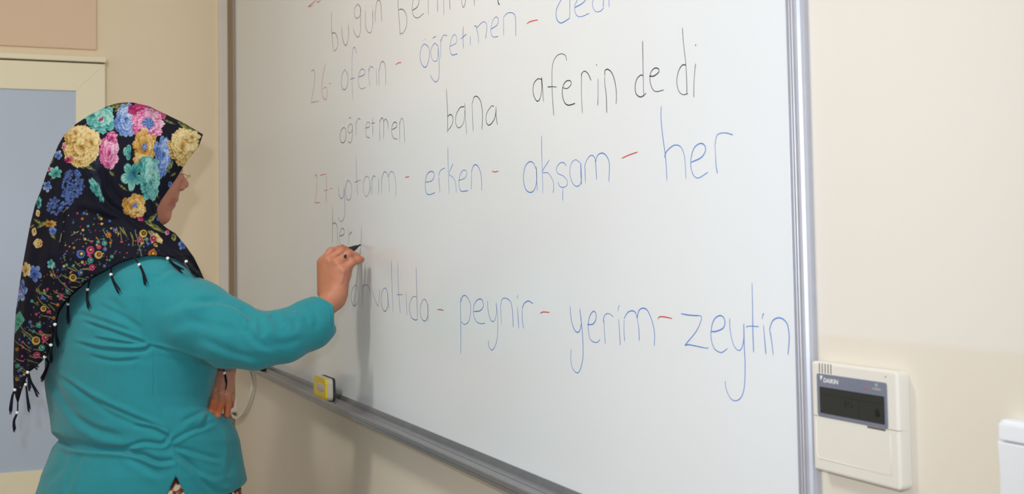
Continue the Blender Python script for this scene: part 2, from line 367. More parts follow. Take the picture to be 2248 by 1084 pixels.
word(1, [[(318,500),(298,540),(293,610),(312,648),(335,620),(340,550),(320,500)],[(403,385),(390,342),(375,360),(370,450),(370,600),(375,720)],[(357,572),(390,560)],[(418,555),(455,540),(462,510),(440,498),(420,530),(415,600),(435,640),(468,630)],
 [(490,482),(492,560),(498,625)],[(490,520),(505,480),(522,490)],[(545,490),(548,615)],[(562,500),(566,615)],[(562,520),(580,450),(600,450),(612,500),(612,615)]], M_blue2, 'blue word aferin beside the red 26', [(545,428)])
dash(1, [(685,467),(700,455),(725,450)])
word(1, [[(893,318),(868,350),(860,420),(880,475),(905,480),(925,420),(925,350),(893,318)],[(985,330),(965,312),(942,350),(940,400),(958,440),(985,430),(990,350)],[(990,320),(998,450),(995,560),(970,590),(940,555),(935,535)],[(950,275),(975,262)],
 [(1010,280),(1010,420)],[(1008,300),(1030,255),(1058,258)],[(1075,335),(1120,310),(1122,265),(1105,250),(1085,285),(1075,350),(1090,395),(1130,388)],[(1172,190),(1170,270),(1174,350)],[(1150,283),(1195,245)],[(1222,260),(1222,325)],
 [(1250,185),(1268,190)],[(1265,190),(1278,250),(1283,312)],[(1270,200),(1310,160),(1335,165),(1342,200),(1333,280)],[(1372,210),(1415,180),(1425,140),(1408,122),(1385,150),(1370,220),(1385,265),(1425,262)],[(1462,125),(1463,255)],[(1462,125),(1490,95),(1530,95),(1548,130),(1550,260)]],
 M_blue, 'blue word öğretmen on the upper line', [(882,290),(896,285)])
word(1, [[(310,920),(288,950),(285,1010),(305,1030),(325,1000),(325,940),(310,920)],[(355,895),(340,930),(350,960),(370,940),(372,905),(355,895)],[(372,900),(372,980),(360,1028),(338,1020)],[(345,848),(362,850)],[(398,880),(400,978)],[(398,890),(415,855),(430,862)],
 [(468,925),(495,912),(495,885),(478,885),(468,930),(475,985),(497,992)],[(518,850),(520,975)],[(508,890),(535,885)],[(568,870),(570,1015)],[(568,880),(585,850),(598,880),(598,1000)],[(598,880),(612,858),(628,890),(630,930)],
 [(658,935),(690,915),(690,885),(670,885),(655,930),(665,990),(698,1005)],[(712,880),(714,1030)],[(712,900),(725,855),(742,880),(750,1030)]], M_fade, 'dark grey word öğretmen left of bana', [(288,875),(312,862)])
word(1, [[(1050,640),(1058,800),(1058,955)],[(1060,840),(1080,825),(1098,850),(1090,900),(1060,942)],[(1180,770),(1150,775),(1120,830),(1118,890),(1140,922),(1175,880),(1185,780)],[(1183,742),(1188,860),(1197,965)],
 [(1235,740),(1243,945)],[(1237,745),(1250,700),(1275,698),(1300,740),(1310,830),(1306,935)],[(1395,770),(1375,765),(1340,820),(1338,880),(1360,902),(1395,860),(1410,790)],[(1408,770),(1408,830),(1418,900)]], M_black, 'black word bana')
word(2, [[(450,-50),(430,0),(398,70),(398,130),(425,165),(465,150),(492,130)],[(496,-120),(495,-5),(493,135)],[(530,55),(590,20),(612,-15),(600,-45),(570,-40),(548,0),(530,50),(540,105),(575,120),(635,95)],
 [(690,-60),(665,-5),(658,40),(680,82),(715,80),(740,55)],[(738,-120),(738,-5),(735,50)],[(776,-40),(777,50)]], M_blue, 'blue word dedi cut off by the top of the photo')
dash(2, [(185,172),(210,155),(265,143)])
word(2, [[(292,575),(265,568),(235,605),(230,670),(255,727),(280,710),(292,640),(290,560)],[(292,555),(298,640),(305,735)],[(472,437),(462,400),(430,388),(395,410),(370,470),(366,600),(372,740),(380,832)],[(335,627),(370,625),(400,628)],
 [(443,632),(475,638),(503,610),(500,585),(475,582),(450,610),(440,670),(455,735),(485,758),(533,745)],[(578,525),(578,680),(585,815)],[(580,550),(582,530),(600,513),(625,530),(648,580)],[(698,565),(698,700),(695,760)],
 [(745,550),(748,610),(758,700),(761,815)],[(748,545),(748,510),(770,500),(800,530),(822,600),(830,680),(828,750)]], M_black, 'black word aferin', [(690,468)])
word(2, [[(1020,295),(1022,450),(1027,700)],[(1022,545),(1005,542),(978,570),(966,620),(972,675),(1000,698),(1025,690),(1045,670)],[(1068,548),(1100,548),(1135,520),(1132,495),(1105,492),(1080,520),(1072,570),(1085,630),(1115,660),(1173,648)],
 [(1306,200),(1315,320),(1330,450),(1338,600),(1338,680)],[(1330,468),(1305,470),(1278,515),(1266,590),(1280,655),(1310,682),(1348,675)],[(1402,458),(1395,520),(1390,600),(1389,702)]], M_black, 'black word dedi', [(1404,325)])
word(3, [[(105,295),(115,283),(122,320),(118,400),(103,490)],[(100,490),(143,490)],[(143,288),(188,275)],[(188,275),(192,350),(188,490)],[(170,402),(205,395)],[(220,386),(235,384)]], M_red, 'faded red number 27', wd=0.0014)
word(3, [[(278,365),(285,430),(302,460),(320,430),(322,360)],[(322,370),(327,480),(325,590),(300,632),(278,600)],[(355,325),(340,345),(332,400),(340,455),(358,472),(375,440),(378,370),(355,325)],[(412,155),(415,300),(425,440)],[(400,340),(445,322)],
 [(485,295),(470,330),(465,390),(480,442),(500,430),(515,370),(508,310),(485,295)],[(515,330),(520,425)],[(528,310),(530,425)],[(528,330),(540,292),(555,300)],[(578,300),(580,425)],[(600,300),(602,420)],[(602,310),(620,262),(642,275),(655,330),(658,415)],[(650,300),(670,258),(695,280),(706,350),(706,450)]],
 M_blue2, 'blue word yatarım beside the red 27')
dash(3, [(775,303),(808,296)])
word(3, [[(928,338),(970,330),(992,295),(985,262),(955,262),(932,300),(925,370),(935,420),(960,430),(998,415)],[(1025,300),(1030,350),(1035,415)],[(1025,290),(1040,250),(1072,232)],[(1093,80),(1097,250),(1103,425)],[(1133,200),(1103,275),(1130,300),(1150,340),(1157,415)],
 [(1172,325),(1215,310),(1235,275),(1225,250),(1200,255),(1180,300),(1178,370),(1195,405),(1245,400)],[(1270,262),(1268,395)],[(1268,262),(1285,215),(1310,212),(1335,260),(1345,330),(1345,400)]], M_blue, 'blue word erken')
dash(3, [(1422,255),(1440,262),(1470,256)])
word(3, [[(237,515),(237,640),(235,795)],[(238,650),(255,640),(272,680),(270,800)],[(290,740),(320,725),(322,690),(305,683),(290,720),(285,770),(300,803),(325,808)],[(360,690),(357,795)],[(358,730),(382,705)],[(450,670),(451,730),(449,795)]],
 M_fade, 'dark word her being written above the hand')
word(4, [[(243,480),(225,440),(200,430),(170,460),(155,540),(170,620),(205,645),(235,620),(248,550),(245,465)],[(245,465),(248,560),(253,635)],[(282,248),(286,450),(292,655)],[(338,415),(288,500),(330,510),(360,560),(368,600),(363,648)],
 [(455,460),(440,438),(410,440),(387,475),(395,510),(435,530),(460,560),(462,590),(440,608),(410,602),(397,572)],[(432,608),(430,703)],[(555,440),(520,416),(490,445),(480,510),(500,580),(535,602),(560,560),(558,440)],[(556,440),(558,530),(564,592)],
 [(585,450),(590,582)],[(583,470),(595,425),(625,387),(650,395),(660,435),(668,555)],[(660,435),(675,385),(710,370),(740,395),(757,450),(753,572)]], M_blue, 'blue word akşam')
dash(4, [(843,407),(890,385),(955,362)])
word(4, [[(1120,40),(1118,120),(1130,250),(1150,400),(1160,562)],[(1142,400),(1160,355),(1210,315),(1255,325),(1280,380),(1288,450),(1293,553)],[(1328,435),(1400,400),(1430,350),(1420,312),(1390,303),(1350,335),(1328,410),(1330,480),(1350,530),(1385,542),(1448,503)],
 [(1513,512),(1503,450),(1500,380),(1496,320)],[(1496,320),(1508,250),(1540,230),(1580,230),(1622,242)]], M_blue, 'large blue word her near the right edge of the board')
word(5, [[(120,250),(122,440)],[(200,290),(178,330),(172,395),(188,440),(210,435),(225,380),(220,310),(200,290)],[(245,100),(256,300),(252,455)],[(256,300),(285,287),(305,310),(318,360),(320,455)],[(325,325),(350,400),(372,452)],[(372,452),(380,390),(385,320)],
 [(420,312),(400,350),(395,420),(410,475),(430,480),(445,430),(440,340),(420,312)],[(442,345),(448,420),(455,470)],[(470,105),(475,300),(484,488)],[(518,120),(522,300),(537,500)],[(510,362),(555,360)],[(580,340),(586,515)],
 [(655,158),(660,350),(665,545)],[(658,380),(635,375),(612,410),(605,470),(620,530),(650,550),(665,542)],[(715,395),(692,430),(685,490),(700,545),(725,555),(742,510),(738,430),(715,395)],[(742,430),(742,500),(745,562)]], M_blue2, 'blue word kahvaltıda partly behind the hand')
dash(5, [(813,475),(835,472),(860,478)])
word(5, [[(985,380),(985,500),(988,700),(986,803)],[(985,420),(1000,375),(1025,370),(1055,420),(1060,490),(1045,560),(1015,582),(988,560)],[(1083,487),(1130,480),(1155,445),(1145,400),(1115,397),(1085,440),(1082,510),(1105,562),(1140,577),(1168,572)],
 [(1187,405),(1190,480),(1210,550),(1235,555),(1252,500),(1250,420)],[(1250,420),(1262,550),(1255,700),(1225,770),(1200,755),(1190,700)],[(1282,440),(1290,578)],[(1284,440),(1295,395),(1325,388),(1360,420),(1372,500),(1378,605)],
 [(1408,450),(1418,612)],[(1405,390),(1411,365)],[(1445,450),(1444,540),(1453,612)],[(1445,460),(1460,425),(1490,408),(1527,430)]], M_blue, 'blue word peynir')
dash(5, [(1577,500),(1600,490),(1647,493)])
word(6, [[(174,310),(180,400),(200,475),(225,505),(245,490),(257,430),(250,370),(245,330)],[(245,330),(257,430),(268,560),(268,700),(245,790),(220,805),(190,770),(178,700),(182,632)],[(303,447),(340,445),(365,410),(365,365),(345,350),(318,390),(308,470),(320,550),(350,578),(378,578),(395,558)],
 [(425,410),(428,500),(436,592)],[(425,440),(422,400),(440,370),(465,368),(497,392)],[(535,405),(540,500),(547,602)],[(530,348),(532,325),(540,305)],[(575,415),(574,500),(580,570)],[(574,405),(600,360),(635,345),(660,360),(672,400)],[(672,400),(683,470),(688,568)],[(672,400),(685,345),(715,326),(750,345),(785,430),(802,520),(799,607)]],
 M_blue, 'blue word yerim')
dash(6, [(826,407),(840,390),(880,392),(932,403)])
word(6, [[(998,367),(1060,378),(1135,382)],[(1135,382),(1151,390),(1145,425),(1110,500),(1030,598)],[(1026,602),(1060,598),(1130,612),(1185,623),(1203,620)],[(1222,500),(1260,498),(1310,475),(1325,430),(1310,390),(1280,383),(1245,410),(1225,470),(1222,550),(1245,625),(1290,655),(1320,645),(1343,625)],
 [(1360,402),(1365,500),(1390,600),(1425,640),(1450,620),(1465,550),(1465,440)],[(1465,440),(1468,600),(1475,750),(1470,900),(1450,980),(1412,1013),(1370,1000),(1335,930),(1326,865)],[(1526,137),(1530,300),(1532,480),(1538,655)],[(1484,470),(1500,460),(1577,463)],
 [(1611,450),(1620,560),(1630,670)],[(1602,407),(1605,380),(1615,366)],[(1660,500),(1672,570),(1684,677)],[(1660,500),(1658,480),(1680,420),(1720,398),(1760,410),(1790,450),(1802,530),(1800,600),(1793,672)]], M_blue, 'blue word zeytin ending at the right frame')

# ------------------------------------------------------------------ air-conditioning controller
TY = WY - 0.0145
def tp(px, py, Y=TY): q = onY(px, py, Y); return float(q[0]), float(q[2])
x0 = tp(1781.5, 850)[0]; x1 = tp(1970, 850)[0]
z1 = 0.5 * (tp(1830, 797)[1] + tp(1950, 813)[1]); z0 = 0.5 * (tp(1830, 1041)[1] + tp(1950, 1072)[1])
th = empty('air_conditioning_controller', ((x0 + x1) / 2, WY, z0), 'off-white wall controller with dark display, beside the right frame of the whiteboard', 'controller')
def rrect_prism(name, xa, xb, za, zb_, yf, yb, rad, m, parent, bev=0.002, seg=5):
    pts = []
    for cx, cz, a0 in ((xb - rad, zb_ - rad, 0), (xa + rad, zb_ - rad, 90), (xa + rad, za + rad, 180), (xb - rad, za + rad, 270)):
        for k in range(seg + 1):
            a = math.radians(a0 + 90 * k / seg); pts.append((cx + rad * math.cos(a), cz + rad * math.sin(a)))
    bm = bmesh.new(); fr = [bm.verts.new((x, yf, z)) for x, z in pts]; bk = [bm.verts.new((x, yb, z)) for x, z in pts]
    f = bm.faces.new(fr); bm.faces.new(bk[::-1]); n = len(pts)
    for i in range(n): bm.faces.new((fr[i], bk[i], bk[(i + 1) % n], fr[(i + 1) % n]))
    if bev: bmesh.ops.bevel(bm, geom=list(f.edges), offset=bev, segments=3, affect='EDGES', profile=0.6)
    o = fromb(name, bm, m, parent); 
    for p in o.data.polygons: p.use_smooth = False
    return o
seam = 0.5 * (tp(1830, 919.5)[1] + tp(1930, 938)[1])
def half_shell(name, xa, xb, za, zb_, yf, yb, rad, m, parent, seam_top):
    """front shell rounded on three sides; the side at the seam stays square"""
    pts = []
    cs = ((xb - rad, zb_ - rad, 0, not seam_top), (xa + rad, zb_ - rad, 90, not seam_top), (xa + rad, za + rad, 180, seam_top), (xb - rad, za + rad, 270, seam_top))
    for cx, cz, a0, rnd in cs:
        if rnd:
            for k in range(6):
                t = math.radians(a0 + 18 * k); pts.append((cx + rad * math.cos(t), cz + rad * math.sin(t)))
        else: pts.append((xb if a0 in (0, 270) else xa, zb_ if a0 in (0, 90) else za))
    zs_ = zb_ if seam_top else za
    def ring(inset, y):
        out = []
        for x, z in pts:
            cx_, cz_ = (xa + xb) / 2, (za + zb_) / 2
            x2 = min(max(x, xa + inset), xb - inset); z2 = z
            if seam_top: z2 = max(z, za + inset)
            else: z2 = min(z, zb_ - inset)
            out.append(bm.verts.new((x2, y, z2)))
        return out
    bm = bmesh.new(); rings = [ring(0, yb)]
    B = 0.0032
    for k in range(0, 5):
        t = math.radians(90 * k / 4); rings.append(ring(B * (1 - math.cos(t)) , yf + B * (1 - math.sin(t))))
    n = len(pts)
    for p, q_ in zip(rings[:-1], rings[1:]):
        for i in range(n):
            try: bm.faces.new((p[i], q_[i], q_[(i + 1) % n], p[(i + 1) % n]))
            except ValueError: pass
    bm.faces.new(rings[-1]); bm.faces.new(rings[0][::-1])
    bmesh.ops.remove_doubles(bm, verts=bm.verts, dist=1e-6)
    return fromb(name, bm, m, parent)
rrect_prism('rear_case', x0 + 0.0006, x1 - 0.0006, z0 + 0.0006, z1 - 0.0006, TY + 0.0042, WY - 0.0002, 0.005, M_thermo, th, 0.0)
half_shell('upper_housing', x0, x1, seam + 0.0004, z1, TY, TY + 0.010, 0.006, M_thermo, th, False)
half_shell('flap_cover', x0, x1, z0, seam - 0.0002, TY, TY + 0.010, 0.006, M_thermo, th, True)
# raised outline of the flap
fl0 = (x0 + 0.0065, z0 + 0.013); fl1 = (x1 - 0.012, seam - 0.004)
tube('flap_ridge', [(fl0[0], TY - 0.0001, fl1[1]), (fl0[0], TY - 0.0001, fl0[1] + 0.004), (fl0[0] + 0.003, TY - 0.0001, fl0[1]), (fl1[0], TY - 0.0001, fl0[1] - 0.0), (fl1[0], TY - 0.0001, fl1[1])], 0.0005, M_thermo, th, 6)
box('thumb_notch', (x0 + (x1 - x0) * 0.66, TY - 0.0002, seam - 0.0022), (x0 + (x1 - x0) * 0.86, TY + 0.002, seam - 0.0006), M_dark, th)
bxa, bza = tp(1800, 913); bxb, bzb = tp(1945, 838); bzb = 0.5 * (tp(1796.5, 819)[1] + tp(1945, 840)[1]); bza = 0.5 * (tp(1797.5, 911)[1] + tp(1948, 940)[1])
rrect_prism('display_bezel', bxa - 0.002, bxb + 0.0012, bza, bzb, TY - 0.0012, TY + 0.002, 0.002, M_slate, th, 0.0004)
lxa = tp(1802.5, 880)[0]; lxb = tp(1943.5, 880)[0]; lza = 0.5 * (tp(1804, 904)[1] + tp(1943, 933)[1]); lzb = 0.5 * (tp(1802, 847)[1] + tp(1942, 871)[1])
lcd = box('display', (lxa, TY - 0.0015, lza), (lxb, TY, lzb), M_lcd, th)
lw = lxb - lxa; lh = lzb - lza
def flat_text(name, s, x, z, size, y, m, parent, shear=0.0, bold=0.0, sx=1.0):
    cu = bpy.data.curves.new(name, 'FONT'); cu.body = s; cu.size = size; cu.shear = shear; cu.offset = bold; cu.extrude = 0.0
    o = bpy.data.objects.new(name, cu); COL.objects.link(o)
    bpy.context.view_layer.update()
    me = bpy.data.meshes.new_from_object(o.evaluated_get(bpy.context.evaluated_depsgraph_get()))
    bpy.data.objects.remove(o); bpy.data.curves.remove(cu)
    for v in me.vertices: v.co = Vector((x + v.co.x * sx, y, z + v.co.y))
    return link(name, me, m, parent)
flat_text('display_digit', '16', lxa + lw * 0.39, lza + lh * 0.36, lh * 0.34, TY - 0.00156, M_lcdseg, lcd, bold=0.0003)
flat_text('display_digit', '0', lxa + lw * 0.50, lza + lh * 0.40, lh * 0.16, TY - 0.00156, M_lcdseg, lcd, bold=0.0001)
box('display_line', (lxa, TY - 0.00158, lza + lh * 0.72), (lxb, TY - 0.0015, lza + lh * 0.73), M_lcdseg, lcd)
box('display_line', (lxa + lw * 0.62, TY - 0.00158, lza + lh * 0.02), (lxa + lw * 0.624, TY - 0.0015, lza + lh * 0.70), M_lcdseg, lcd)
ball('fan_symbol', (lxa + lw * 0.90, TY - 0.00152, lza + lh * 0.38), 0.0042, M_lcdseg, lcd, 2, (1, 0.02, 1))
lgx, lgz = tp(1807.5, 838, TY - 0.0012)
sc_ = (bzb - bza) * 0.125
flat_text('brand_lettering', 'DAIKIN', lgx, lgz - 0.0002, sc_ * 1.15, TY - 0.00135, M_print, th, shear=0.12, bold=0.00016, sx=1.15)
mk('brand_mark', [(lgx - 0.0052, TY - 0.00135, lgz + sc_ * 1.15), (lgx - 0.0004, TY - 0.00135, lgz + sc_ * 1.15), (lgx - 0.0042, TY - 0.00135, lgz + 0.001)], [(0, 1, 2)], M_print, th)
ledx, ledz = tp(1901, 851, TY - 0.0012)
ball('indicator_lamp', (ledx, TY - 0.0012, ledz), 0.0016, M_led, th, 2, (1, 0.4, 0.8))
bx_, bz_ = tp(1924, 855, TY - 0.0012)
ball('power_button', (bx_, TY - 0.0012, bz_), 0.0052, M_btn, th, 3, (1.35, 0.12, 0.36))
pc = (bx_, TY - 0.0013, bz_ + 0.0046)
tube('power_symbol', [(pc[0] + 0.0013 * math.sin(a), pc[1], pc[2] + 0.0013 * math.cos(a)) for a in np.linspace(0.6, 5.7, 14)], 0.00018, M_print, th, 5)
hx, hz = tp(1944, 827); ball('sensor_hole', (hx, TY, hz), 0.0008, M_dark, th, 2, (1, 0.3, 1))
for k in range(5):
    sx_, sz_ = tp(1799 + 6.3 * k, 797 + 1.0 * k)
    box('vent_slot', (sx_ - 0.0009, TY - 0.0001, z1 - 0.0115), (sx_ + 0.0007, TY + 0.002, z1 - 0.0015), M_dark, th)
    box('vent_rib', (sx_ + 0.0009, TY - 0.0004, z1 - 0.0125), (sx_ + 0.0017, TY + 0.002, z1 - 0.0008), M_thermo, th)

# ------------------------------------------------------------------ light switch (right edge)
SY = WY - 0.012
q = onY(2194, 1000, SY); sx0 = float(q[0]); szt = float(onY(2215, 921, SY)[2])
sw = empty('light_switch', (sx0 + 0.04, WY, szt - 0.08), 'white rocker light switch on the wall at the right edge', 'switch')
rrect_prism('switch_plate', sx0, sx0 + 0.082, szt - 0.082, szt, SY, WY - 0.0002, 0.007, M_switch, sw, 0.002)
zs = float(onY(2225, 969, SY)[2])
def rocker(name, xa, xb, za, zb_, tilt):
    bm = bmesh.new(); boxbm(bm, (xa, SY - 0.0055, za), (xb, SY + 0.003, zb_), 0.0012, 2)
    for v in bm.verts:
        if v.co.y < SY - 0.001:
            t = (v.co.z - za) / (zb_ - za); v.co.y += tilt * (1 - t)
    return fromb(name, bm, M_switch, sw)
rocker('rocker', sx0 + 0.003, sx0 + 0.0405, szt - 0.074, zs - 0.001, 0.0045)
rocker('rocker', sx0 + 0.0415, sx0 + 0.079, szt - 0.074, zs - 0.001, 0.0045)
rocker('top_bar', sx0 + 0.005, sx0 + 0.077, zs + 0.0005, szt - 0.003, 0.0)

# ------------------------------------------------------------------ eraser, spare marker, cable, socket
trz = zb - 0.0115
ex1 = float(onY(717, 870, -0.047)[0]); ex0 = ex1 - 0.125; eh = 0.057
er = empty('board_eraser', ((ex0 + ex1) / 2, -0.02, trz), 'yellow and grey board eraser standing in the tray', 'eraser')
rrect_prism('handle_shell', ex0, ex1, trz + 0.0005, trz + eh, -0.050, -0.0440, 0.012, M_yellow, er, 0.004)
cx_ = (ex0 + ex1) / 2
bm = bmesh.new(); bmesh.ops.create_uvsphere(bm, u_segments=28, v_segments=10, radius=1)
for v in bm.verts: v.co = Vector((cx_ + 0.012 + v.co.x * 0.046, -0.0498 + v.co.y * 0.0016, trz + 0.032 + v.co.z * 0.0105))
fromb('grip_inset', bm, M_erw, er, True)
rrect_prism('eraser_body', ex0 + 0.001, ex1 - 0.0005, trz + 0.0005, trz + eh - 0.001, -0.0440, -0.0305, 0.012, M_erw, er, 0.0)
rrect_prism('felt_pad', ex0 + 0.0005, ex1 + 0.0003, trz + 0.0003, trz + eh, -0.0305, -0.0240 , 0.012, M_felt, er, 0.0)
mx1 = float(onY(581, 812, -0.03)[0])
sm = empty('board_marker', (mx1 - 0.06, -0.03, trz), 'capped board marker lying in the left end of the tray', 'marker')
tube('barrel', [(mx1 - 0.13, -0.031, trz + 0.0098), (mx1 - 0.055, -0.031, trz + 0.0098)], 0.0095, M_mwhite, sm, 14)
tube('cap', [(mx1 - 0.055, -0.031, trz + 0.0098), (mx1 - 0.004, -0.031, trz + 0.0098), (mx1, -0.031, trz + 0.0098)], [0.0102, 0.0102, 0.007], M_mblack, sm, 14)
cp = [(543, 800), (549, 815), (554, 836), (553, 858), (545, 884), (534, 906), (522, 917), (514, 915), (508, 905)]
cb = tube('power_cable', [onY(a, b, WY - 0.012) for a, b in [(p[0], p[1]) for p in smooth_curve([np.array(c) for c in cp], 5)]], 0.0052, M_cable, None, 10)
cb['label'] = 'white cable looping down from the tray to the wall box behind the person'; cb['category'] = 'cable'
sxa = float(onY(496, 900, WY - 0.03)[0]); sxb = float(onY(521, 900, WY)[0]); sza = float(onY(510, 912, WY - 0.03)[2]); szb = float(onY(510, 880, WY - 0.03)[2])
sk = empty('wall_socket', ((sxa + sxb) / 2, WY, sza), 'white wall socket box at the end of the looping cable', 'socket')
sxa = max(sxa, CORNER_X + 0.03)
rrect_prism('socket_box', sxa, sxb, sza, szb, WY - 0.028, WY - 0.0003, 0.01, M_cable, sk, 0.004)
ball('socket_face', ((sxa + sxb) / 2, WY - 0.028, (sza + szb) / 2), 0.016, M_cable, sk, 3, (1, 0.15, 1))

# ================================================================== the person
HW = 2.77
def smin(a, b, k):
    h = np.clip(0.5 + 0.5 * (b - a) / k, 0, 1); return b + (a - b) * h - k * h * (1 - h)
def rc(p, a, b, ra, rb):
    a = np.asarray(a, np.float32); d = np.asarray(b, np.float32) - a; L = float(d @ d) + 1e-12
    q = [p[i] - a[i] for i in range(3)]
    t = np.clip((q[0] * d[0] + q[1] * d[1] + q[2] * d[2]) / L, 0, 1)
    return np.sqrt((q[0] - t * d[0]) ** 2 + (q[1] - t * d[1]) ** 2 + (q[2] - t * d[2]) ** 2) - (ra + (rb - ra) * t)
def chain(p, pts, k=0.0):
    out = None
    for a, b in zip(pts[:-1], pts[1:]):
        d = rc(p, a[0], b[0], a[1], b[1])
        out = d if out is None else (smin(out, d, k) if k else np.minimum(out, d))
    return out
def ell(p, c, ax, r):
    q = [p[i] - c[i] for i in range(3)]
    k0 = 0; k1 = 0
    for a, rr in zip(ax, r):
        t = q[0] * a[0] + q[1] * a[1] + q[2] * a[2]
        k0 = k0 + (t / rr) ** 2; k1 = k1 + (t / rr ** 2) ** 2
    k0 = np.sqrt(k0); k1 = np.sqrt(k1) + 1e-9
    return k0 * (k0 - 1) / k1
def sph(p, c, r): return np.sqrt((p[0] - c[0]) ** 2 + (p[1] - c[1]) ** 2 + (p[2] - c[2]) ** 2) - r
def vdb_mesh(fn, lo, hi, h):
    lo = np.array(lo, float); hi = np.array(hi, float); n = np.ceil((hi - lo) / h).astype(int) + 1
    arr = np.empty(n, np.float32)
    ys = (lo[1] + np.arange(n[1]) * h).astype(np.float32)[None, :, None]; zs_ = (lo[2] + np.arange(n[2]) * h).astype(np.float32)[None, None, :]
    step = max(1, int(1.5e6 / (n[1] * n[2])))
    for i in range(0, n[0], step):
        xs = (lo[0] + np.arange(i, min(i + step, n[0])) * h).astype(np.float32)[:, None, None]
        X, Y, Zz = np.broadcast_arrays(xs, ys, zs_)
        arr[i:i + step] = fn((X, Y, Zz))
    bg = 3 * h; arr = np.clip(arr, -bg, bg).astype(np.float32)
    for s in (0, -1):
        arr[s] = bg; arr[:, s] = bg; arr[:, :, s] = bg
    g = openvdb.FloatGrid(bg); g.copyFromArray(arr); g.transform = openvdb.createLinearTransform(voxelSize=1.0)
    pts, quads = g.convertToQuads(isovalue=0.0)
    return (pts.astype(float) * h + lo).astype(float), quads.astype(np.int64)
def np_mesh(name, pts_cam, quads, m, parent, world=True):
    v = c2w(pts_cam) if world else pts_cam
    me = bpy.data.meshes.new(name); nq = len(quads)
    me.vertices.add(len(v)); me.vertices.foreach_set('co', v.astype(np.float32).ravel())
    me.loops.add(nq * 4); me.loops.foreach_set('vertex_index', quads.astype(np.int32).ravel())
    me.polygons.add(nq); me.polygons.foreach_set('loop_start', (np.arange(nq) * 4).astype(np.int32))
    me.update(calc_edges=True); me.validate()
    # orient outwards
    q0 = quads[:, :4]; c = v[q0]; nv = np.cross(c[:, 2] - c[:, 0], c[:, 3] - c[:, 1]); vol = (nv * c.mean(1)).sum() - (nv.sum(0) @ v.mean(0))
    if vol < 0: me.flip_normals()
    me.shade_smooth()
    return link(name, me, m, parent)
def vnormals(pts, quads):
    c = pts[quads]; fn = np.cross(c[:, 2] - c[:, 0], c[:, 3] - c[:, 1])
    vol = (fn * c.mean(1)).sum() - (fn.sum(0) @ pts.mean(0))
    if vol < 0: fn = -fn
    n = np.zeros_like(pts)
    for k in range(4): np.add.at(n, quads[:, k], fn)
    return n / (np.linalg.norm(n, axis=1, keepdims=True) + 1e-12)
def subdiv(pts, quads):
    """one Catmull-Clark-like split (linear, then one smoothing pass)"""
    n = len(pts); e = np.concatenate([quads[:, [0, 1]], quads[:, [1, 2]], quads[:, [2, 3]], quads[:, [3, 0]]])
    es = np.sort(e, 1); key = es[:, 0] * n + es[:, 1]; uk, inv = np.unique(key, return_inverse=True)
    ep = np.stack([uk // n, uk % n], 1); em = pts[ep].mean(1); fc = pts[quads].mean(1)
    nq = len(quads); E0, E1, E2, E3 = [inv[i * nq:(i + 1) * nq] + n for i in range(4)]
    F = np.arange(nq) + n + len(uk); a, b, c, d = quads.T
    q = np.concatenate([np.stack([a, E0, F, E3], 1), np.stack([E0, b, E1, F], 1), np.stack([F, E1, c, E2], 1), np.stack([E3, F, E2, d], 1)])
    return np.concatenate([pts, em, fc]), q
def laplace(pts, quads, it=1, lam=0.5):
    for _ in range(it):
        s = np.zeros_like(pts); c = np.zeros(len(pts))
        for k in range(4):
            np.add.at(s, quads[:, k], pts[quads[:, (k + 1) % 4]]); np.add.at(c, quads[:, k], 1)
            np.add.at(s, quads[:, k], pts[quads[:, (k - 1) % 4]]); np.add.at(c, quads[:, k], 1)
        pts = pts + lam * (s / np.maximum(c, 1)[:, None] - pts)
    return pts
def proj(pts): return 1124 + FPX * pts[:, 0] / pts[:, 2], PPY - FPX * pts[:, 1] / pts[:, 2]

ca, sa = 0.9215, 0.3884                  # her forward direction seen from the camera: right and away
def lofted(p, vt, Lt, Rt, Bt, wt, n=2.2):
    w = p[2]; u = 1124 + FPX * p[0] / w; v = PPY - FPX * p[1] / w
    L = np.interp(v, vt, Lt); R = np.interp(v, vt, Rt); B = np.interp(v, vt, Bt); wc = np.interp(v, vt, wt)
    a = (R - L) / 2 * wc / FPX; du = (u - (L + R) / 2) * wc / FPX; dw = w - wc
    Bc = np.minimum(B, a * 2.0); A = np.sqrt(np.maximum(a * a - (Bc * sa) ** 2, 1e-5)) / ca
    q1 = (ca * du + sa * dw) / A; q2 = (-sa * du + ca * dw) / Bc
    r = (np.abs(q1) ** n + np.abs(q2) ** n) ** (1 / n)
    d = (r - 1) * np.minimum(A, Bc)
    return d.astype(np.float32), u, v
TV = [505, 530, 560, 600, 650, 700, 750, 800, 831, 870, 893, 918, 947, 966, 985, 1019, 1048, 1084, 1250]
TL = [262, 240, 205, 160, 128, 112, 104, 102, 102, 105, 109, 113, 116, 122, 117, 104, 93, 81, 75]
TR = [318, 345, 385, 420, 445, 460, 470, 477, 469, 461, 463, 503, 517, 523, 526, 532, 538, 541, 535]
TB = [.05, .08, .14, .19, .205, .205, .205, .205, .205, .20, .20, .20, .20, .20, .20, .205, .21, .21, .20]
TW = [2.77] * 8 + [2.77, 2.765, 2.765, 2.77] + [2.77] * 7
def torso(p): return lofted(p, TV, TL, TR, TB, TW)
SLEEVE = [(P(352, 665, 2.665), .088), (P(430, 699, 2.63), .0835), (P(500, 731, 2.615), .0745), (P(560, 747, 2.61), .0625), (P(622, 738, 2.64), .0575), (P(680, 712, 2.685), .0555), (P(716, 686, 2.71), .048)]
SLEEVE_L = [(P(345, 650, 2.93), .075), (P(450, 715, 3.0), .066), (P(492, 748, 2.96), .05), (P(494, 770, 2.90), .042)]
cuff_o = P(712, 689, 2.708); cuff_n = P(740, 664, 2.735) - P(700, 700, 2.69); cuff_n /= np.linalg.norm(cuff_n)
